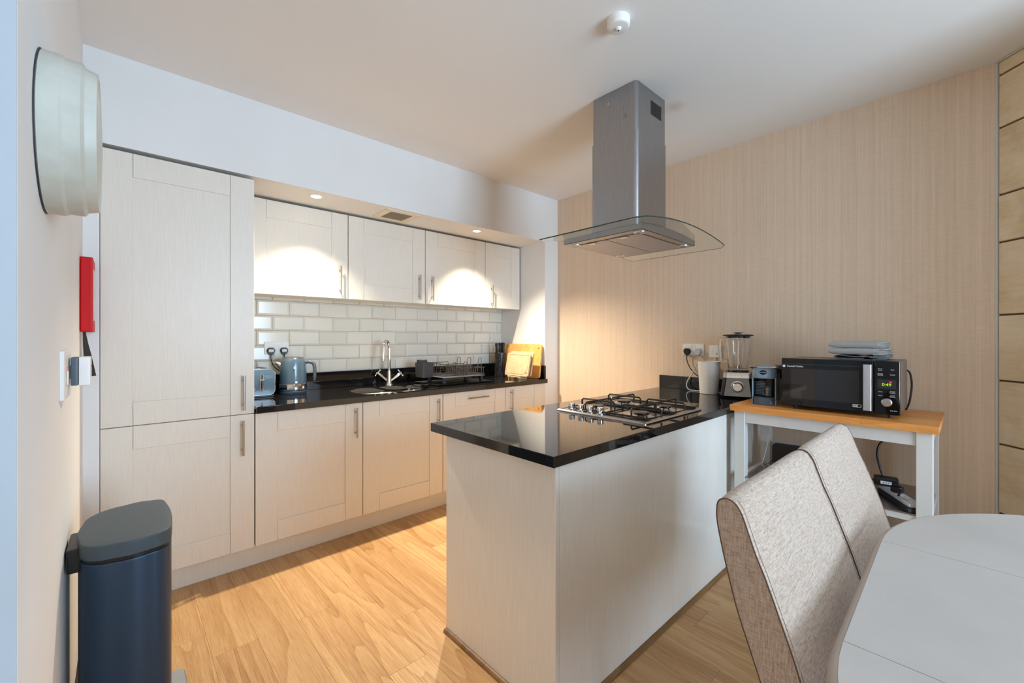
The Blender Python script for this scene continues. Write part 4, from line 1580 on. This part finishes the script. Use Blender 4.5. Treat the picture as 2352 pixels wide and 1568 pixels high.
words = [(-0.068, 0.205, 'Power\nLevel'), (-0.026, 0.205, 'Auto'), (-0.068, 0.182, 'Weight\nDefrost'), (-0.026, 0.182, 'Combi'),
         (-0.068, 0.103, 'Clock'), (-0.026, 0.103, 'Weight\nDefrost'), (-0.068, 0.085, 'Timer'), (-0.026, 0.085, 'Speed\nDefrost'), (-0.022, 0.020, 'Stop Start')]
for x, z, s in words:
    text('button_lettering', s, 0.0062, M_print, pn, (hw + x, yf - 0.0002, z0 + z), (PI / 2, 0, 0), 0.0002)
text('brand_lettering', 'Russell Hobbs', 0.0125, M_print, dr, (-hw + 0.062, -0.0164, z0 + MH - 0.041), (PI / 2, 0, 0))
b = BM()
lathe(b, [(0.0065, -0.0160), (0.0065, -0.0168), (0.001, -0.0168)], 20, -hw + 0.012, 0, z0 + MH - 0.041, 'Y', cap=False)
obj('brand_emblem', b, M_print, dr)
b = BM()
plate_with_holes(b, rrect(-0.0165, 0.0165, -0.007, 0.007, 0.003, 3), [rrect(0.003, 0.0145, -0.005, 0.005, 0.002, 2)], 0, 0.0006)
bmesh.ops.transform(b, matrix=Matrix.Translation((hw - 0.152, -0.0165, z0 + 0.028)) @ Matrix.Rotation(PI / 2, 4, 'X'), verts=b.verts)
obj('rating_badge', b, M_print, dr)
text('badge_lettering', '800', 0.0095, M_blackgloss, dr, (hw - 0.1605, -0.0174, z0 + 0.028), (PI / 2, 0, 0), 0.0002)
b = BM()
tube(b, [(hw - 0.008, MD - 0.002, z0 + 0.19), (hw + 0.006, MD + 0.012, z0 + 0.17), (hw + 0.012, MD + 0.014, z0 + 0.11), (hw + 0.004, MD + 0.012, z0 + 0.03), (hw - 0.01, MD + 0.014, z0 - 0.015)], 0.0042, 8, smooth=6)
obj('power_cord', b, M_black, t)
b = BM()
for k in range(3):
    box(b, -0.10 + k * 0.055, -0.06 + k * 0.055, 0.20, 0.23, z0 + MH - 0.0025, z0 + MH - 0.0012)
obj('top_vents', b, M_black, t)

# folded towels on the microwave
MTOP = TZ + z0 + MH - 0.002
rt = t.rotation_euler.z


def fold_slab(b, x0, x1, y0, y1, z0, z1, seed):
    """soft slab with bullnosed front and left edges; x is left-right, y front-back"""
    n, h = 14, z1 - z0
    loops = []
    for i in range(n + 1):
        u = i / n
        x = x0 + (x1 - x0) * u
        pinch = math.sin(min(1, u * n / 2.5) * PI / 2) * 0.5 + 0.5 if i < 3 else 1.0
        hh = h / 2 * pinch
        sag = 0.0014 * math.sin(4.2 * u + seed)
        loops.append([(x, y, (z0 + z1) / 2 + z * 1.0 + (sag if z > 0 else 0)) for y, z in rrect(y0, y1, -hh, hh, min(hh * 0.96, h / 2), 5)])
    loft(b, loops)


def towel(label, zb, h, w, d, cx, cy, m, seed, flat=True):
    random.seed(seed)
    q = thing('folded_towel', label, 'towel', (t.location.x + math.cos(rt) * cx - math.sin(rt) * cy, t.location.y + math.sin(rt) * cx + math.cos(rt) * cy, zb),
              rt, 'folded grey towels on the microwave')
    b = BM()
    if flat:
        fold_slab(b, -w / 2, w / 2, -d / 2, d / 2, 0, h, seed)
    else:
        # one sheet folded back on itself, open towards the front
        path = [(-w / 2 + 0.02, 0.0018), (w / 2 - 0.02, 0.0018), (w / 2 - 0.002, 0.006), (w / 2 - 0.012, h * 0.55), (w * 0.22, h - 0.004), (0, h * 0.62),
                (-w * 0.2, h - 0.006), (-w / 2 + 0.02, h - 0.002), (-w / 2 + 0.002, h * 0.7), (-w / 2 + 0.004, h * 0.3), (-w / 2 + 0.03, 0.0058), (0, 0.0062), (w * 0.2, h * 0.40)]
        pts = []
        for i in range(len(path) - 1):
            p0, p1, p2, p3 = [Vector(path[max(0, min(len(path) - 1, i + k))]) for k in (-1, 0, 1, 2)]
            for k in range(5):
                s_ = k / 5
                pts.append(0.5 * ((2 * p1) + (p2 - p0) * s_ + (2 * p0 - 5 * p1 + 4 * p2 - p3) * s_ * s_ + (3 * p1 - 3 * p2 + p3 - p0) * s_ ** 3))
        up, dn = [], []
        for i, p in enumerate(pts):
            tg = (pts[min(i + 1, len(pts) - 1)] - pts[max(i - 1, 0)]).normalized()
            nn = Vector((-tg.y, tg.x)) * 0.0016
            up.append(p + nn)
            dn.append(p - nn)
        lp = up + dn[::-1]
        loft(b, [[(p.x, y, max(0.0, p.y)) for p in lp] for y in (-d / 2, d / 2)])
    obj('cloth', b, m, q, angle=70)
    # fluffy open layers at the right-hand side
    for s_ in range(3):
        b = BM()
        z0_ = h * (0.04 + s_ * 0.32)
        ext = random.uniform(0.012, 0.030)
        n = 26
        loops = []
        for i in range(n + 1):
            y = -d / 2 + 0.004 + (d - 0.008) * i / n
            e = ext + 0.006 * math.sin(i * 1.3 + s_ * 2 + seed) + random.uniform(-0.003, 0.003)
            zz = z0_ + 0.0022 * math.sin(i * 0.9 + seed + s_)
            hh = h * 0.29
            loops.append([(w / 2 - 0.02, y, zz), (w / 2 + e * 0.6, y, zz - 0.000), (w / 2 + e, y, zz + hh * 0.4), (w / 2 + e * 0.7, y, zz + hh), (w / 2 - 0.02, y, zz + hh)])
        loft(b, loops)
        for v in b.verts:
            v.co.z = max(v.co.z, 0.0004)
        obj('layer_edge', b, m, q, angle=80)
    return q


towel('crumpled dark grey towel at the bottom of the stack on the microwave', MTOP + 0.0005, 0.024, 0.170, 0.25, 0.064, 0.185, M_towel2, 3, False)
towel('mid-grey folded towel in the middle of the stack on the microwave', MTOP + 0.0262, 0.030, 0.195, 0.27, 0.052, 0.190, M_towel, 5)
towel('mid-grey folded towel on top of the stack on the microwave', MTOP + 0.0585, 0.031, 0.190, 0.26, 0.050, 0.190, M_towel, 9)

# ------------------------------------------------------------------ coffee machine
t = thing('coffee_machine', 'small blue-grey capsule coffee machine beside the microwave', 'coffee machine', (2.655, 0.790, TZ), math.radians(-80))


def cm(w, y0, y1, z, r=0.03):
    return [(x, y, z) for x, y in rrect(-w, w, y0, y1, r, 6)]


b = BM()
loft(b, [cm(0.052, 0.02, 0.20, 0.0), cm(0.054, 0.02, 0.205, 0.01), cm(0.054, 0.02, 0.205, 0.15), cm(0.050, 0.0, 0.205, 0.175), cm(0.05, -0.0, 0.19, 0.203)])
obj('rear_body', b, M_black, t)
b = BM()
loft(b, [cm(0.0575, -0.062, 0.06, 0.146, 0.045), cm(0.059, -0.068, 0.08, 0.155, 0.048), cm(0.058, -0.066, 0.10, 0.19, 0.048), cm(0.052, -0.056, 0.10, 0.207, 0.045),
         cm(0.040, -0.040, 0.09, 0.2155, 0.035)])
hd_ = obj('front_head', b, M_blue2, t)
for s in (-1, 1):
    b = BM()
    loft(b, [[(x, y, z) for x, y in rrect(s * 0.055 - 0.0035, s * 0.055 + 0.0035, -0.040, 0.06, 0.003, 3)] for z in (0.001, 0.150)])
    obj('side_cheek', b, M_blue2, t)
b = BM()
loft(b, [cm(0.050, -0.062, 0.018, 0.0005, 0.035), cm(0.0505, -0.064, 0.018, 0.004, 0.035), cm(0.0505, -0.064, 0.018, 0.040, 0.035), cm(0.047, -0.060, 0.016, 0.043, 0.033)])
dt = obj('drip_drawer', b, M_bluedk, t)
obj('drip_grid', bx(-0.040, 0.040, -0.045, 0.012, 0.0432, 0.0455, 0.001), M_black, dt)
b = BM()
for k in range(9):
    box(b, -0.048, 0.0, 0.0185, 0.0205, 0.05 + k * 0.0085, 0.0545 + k * 0.0085, 0.0008)
o = obj('rear_ribs', b, M_blue2, t)
b = BM()
tube(b, [(0.0, -0.025, 0.1455), (0.0, -0.025, 0.128)], [0.012, 0.007], 14)
obj('nozzle', b, M_black, t)
b = BM()
pts = [(-0.058 + 0.002 * 0, 0.02, 0.196), (-0.066, -0.03, 0.204), (-0.060, -0.062, 0.208), (0.0, -0.074, 0.207), (0.060, -0.062, 0.208), (0.066, -0.03, 0.204), (0.064, 0.05, 0.19), (0.060, 0.10, 0.165)]
tube(b, pts, 0.004, 8, smooth=5)
obj('lever_trim', b, M_chrome, t)
b = BM()
tube(b, [(0.060, 0.0, 0.20), (0.068, 0.05, 0.19), (0.070, 0.10, 0.165), (0.066, 0.13, 0.14)], [0.006, 0.009, 0.009, 0.006], 10, smooth=4)
obj('lever_arm', b, M_black, t)
b = BM()
n = 28
loft(b, [[(0.017 * f * math.cos(2 * PI * k / n), y, 0.180 + 0.0125 * f * math.sin(2 * PI * k / n)) for k in range(n)] for y, f in ((-0.064, 1.0), (-0.0692, 1.0), (-0.0697, 0.9))])
bd = obj('badge', b, M_blackgloss, hd_)
text('brand_lettering', 'LAVAZZA', 0.0068, M_print, bd, (0, -0.0700, 0.180), (PI / 2, 0, 0), 0.0003)
b = BM()
lathe(b, [(0.024, 0.0456), (0.026, 0.05), (0.027, 0.095), (0.025, 0.095), (0.0245, 0.05), (0.001, 0.048)], 24, 0.012, -0.012, 0, cap=False)
tag(obj('small_glass_cup', b, M_jar, None), 'small clear cup on the coffee machine drip grid', 'cup')
cup = bpy.data.objects['small_glass_cup']
cup.location = t.location
cup.rotation_euler = t.rotation_euler

# canister between coffee machine and microwave
t = thing('lidded_canister', 'grey canister with a dark flat lid behind the coffee machine', 'canister', (2.935, 0.775, TZ))
b = BM()
lathe(b, [(0.056, 0.0), (0.058, 0.004), (0.058, 0.185), (0.054, 0.188)], 36)
obj('canister_body', b, mat('canister_grey', (120, 112, 104), 0.4), t)
b = BM()
lathe(b, [(0.057, 0.1885), (0.066, 0.190), (0.066, 0.200), (0.061, 0.204), (0.001, 0.205)], 36, cap=False)
obj('canister_lid', b, M_black, t)


# ------------------------------------------------------------------ dining chairs
def chair(x0, w, label):
    t = thing('dining_chair', label, 'chair', (x0 + w / 2, 0.15, 0), 0, 'upholstered chairs tucked under the table')
    ox, oy = x0 + w / 2, 0.15
    back = [(0.225, 0.44), (0.247, 0.60), (0.278, 0.70), (0.306, 0.78), (0.329, 0.87), (0.342, 0.94), (0.3435, 0.970), (0.340, 0.985), (0.331, 0.992),
            (0.320, 0.993), (0.308, 0.987), (0.297, 0.970), (0.287, 0.942), (0.273, 0.902), (0.258, 0.86), (0.236, 0.80), (0.213, 0.735), (0.190, 0.66), (0.155, 0.55), (0.130, 0.44)]
    b = BM()
    N = 12
    loops = []
    cyz = (sum(p[0] for p in back) / len(back), sum(p[1] for p in back) / len(back))
    for i in range(N + 1):
        u = -1 + 2 * i / N
        puff = 0.006 * (1 - u * u)
        drop = 0.007 * max(0.0, abs(u) - 0.8) / 0.2
        lp = []
        for y, z in back:
            k = 0.0
            if z > 0.55:
                k = puff
            front = 1 if y < 0.09 + (z - 0.44) * 0.40 + 0.09 else 0
            lp.append((u * w / 2, y - oy + (-puff * 0.8 if front else puff * 0.5), z + (puff * 0.5 if z > 0.97 else 0) - (drop if z > 0.9 else 0)))
        loops.append(lp)
    loft(b, loops)
    bk = obj('backrest', b, M_fabric, t, angle=50)
    for s in (-1, 1):
        b = BM()
        tube(b, [(s * w / 2, y - oy, z - (0.007 if z > 0.9 else 0)) for y, z in back], 0.0014, 7, smooth=3)
        obj('piping', b, M_piping, bk)
    for s in (-1, 1):
        b = BM()
        tube(b, [(s * (w / 2 - 0.012), y - oy - 0.0010, z - 0.004 * (z > 0.9) + 0.0002) for y, z in back[10:]], 0.0006, 5, smooth=2)
        obj('topstitch', b, M_fabric, bk)
    obj('seat', bx(-w / 2 + 0.002, w / 2 - 0.002, -0.445, 0.02, 0.40, 0.495, 0.022, 3), M_fabric, t)
    M_leg = MATS.get('leg_wood') or mat('leg_wood', (70, 48, 34), 0.4)
    for sx_ in (-1, 1):
        for y, y2 in ((-0.41, -0.415), (0.05, 0.12)):
            b = BM()
            xx = sx_ * (w / 2 - 0.03)
            loft(b, [[(xx + q * f, yy + p * f, z) for q, p in ((-0.02, -0.02), (0.02, -0.02), (0.02, 0.02), (-0.02, 0.02))] for z, yy, f in
                     ((0.0, y2, 0.75), (0.2, (y + y2) / 2, 0.9), (0.405 if y < 0 else 0.445, y, 1.0))])
            obj('leg', b, M_leg, t)
    return t


chair(0.868, 0.525, 'beige weave dining chair nearest the camera, its side panel towards us')
chair(1.402, 0.520, 'beige weave dining chair farther away, half behind the nearer chair')

# ------------------------------------------------------------------ dining table
TH = 0.78
XA0, XA1, YC, RR = 0.92, 1.443, -0.457, 0.610
t = thing('dining_table', 'pale worn extending dining table with rounded ends and taupe edge', 'dining table', (1.18, YC + 0.001, 0), 0.014)


def stadium(r, n=40, inset=0.0):
    pts = []
    for k in range(n + 1):
        a = -PI / 2 + PI * k / n
        pts.append((XA1 - 1.18 + r * math.cos(a), r * math.sin(a)))
    for k in range(n + 1):
        a = PI / 2 + PI * k / n
        pts.append((XA0 - 1.18 + r * math.cos(a), r * math.sin(a)))
    return pts


b = BM()
loft(b, [[(x, y, z) for x, y in stadium(r)] for r, z in ((RR - 0.02, TH - 0.036), (RR + 0.008, TH - 0.035), (RR + 0.014, TH - 0.028), (RR + 0.015, TH - 0.018),
                                                       (RR + 0.011, TH - 0.008), (RR + 0.004, TH - 0.0012), (RR - 0.02, TH - 0.0012))])
obj('edge_band', b, M_tedge, t, angle=50)
gap = 0.0008


def half(xc, sgn_):
    pts = []
    for k in range(41):
        a = -PI / 2 + PI * k / 40
        pts.append((xc + sgn_ * (gap + (RR) * math.cos(a)), sgn_ * RR * math.sin(a)))
    return pts


b = BM()
prism(b, half(XA1 - 1.18, 1), TH - 0.0011, TH)
obj('end_leaf', b, M_table, t, smooth=False)
b = BM()
prism(b, half(XA0 - 1.18, -1), TH - 0.0011, TH)
obj('end_leaf', b, M_table, t, smooth=False)
obj('centre_leaf', bx(XA0 - 1.18 + gap, XA1 - 1.18 - gap, -RR, RR, TH - 0.0011, TH), M_table, t, smooth=False)
b = BM()
lathe(b, [(0.07, 0.06), (0.075, 0.10), (0.05, 0.16), (0.045, 0.30), (0.07, 0.44), (0.055, 0.55), (0.08, 0.68), (0.12, TH - 0.037)], 32)
obj('pedestal', b, M_table, t)
for k in range(4):
    a = PI / 4 + PI / 2 * k
    c_, s_ = math.cos(a), math.sin(a)
    b = BM()
    tube(b, [(0.04 * c_, 0.04 * s_, 0.12), (0.18 * c_, 0.18 * s_, 0.10), (0.34 * c_, 0.34 * s_, 0.030)], [0.035, 0.03, 0.024], 10, smooth=4)
    obj('foot', b, M_table, t)
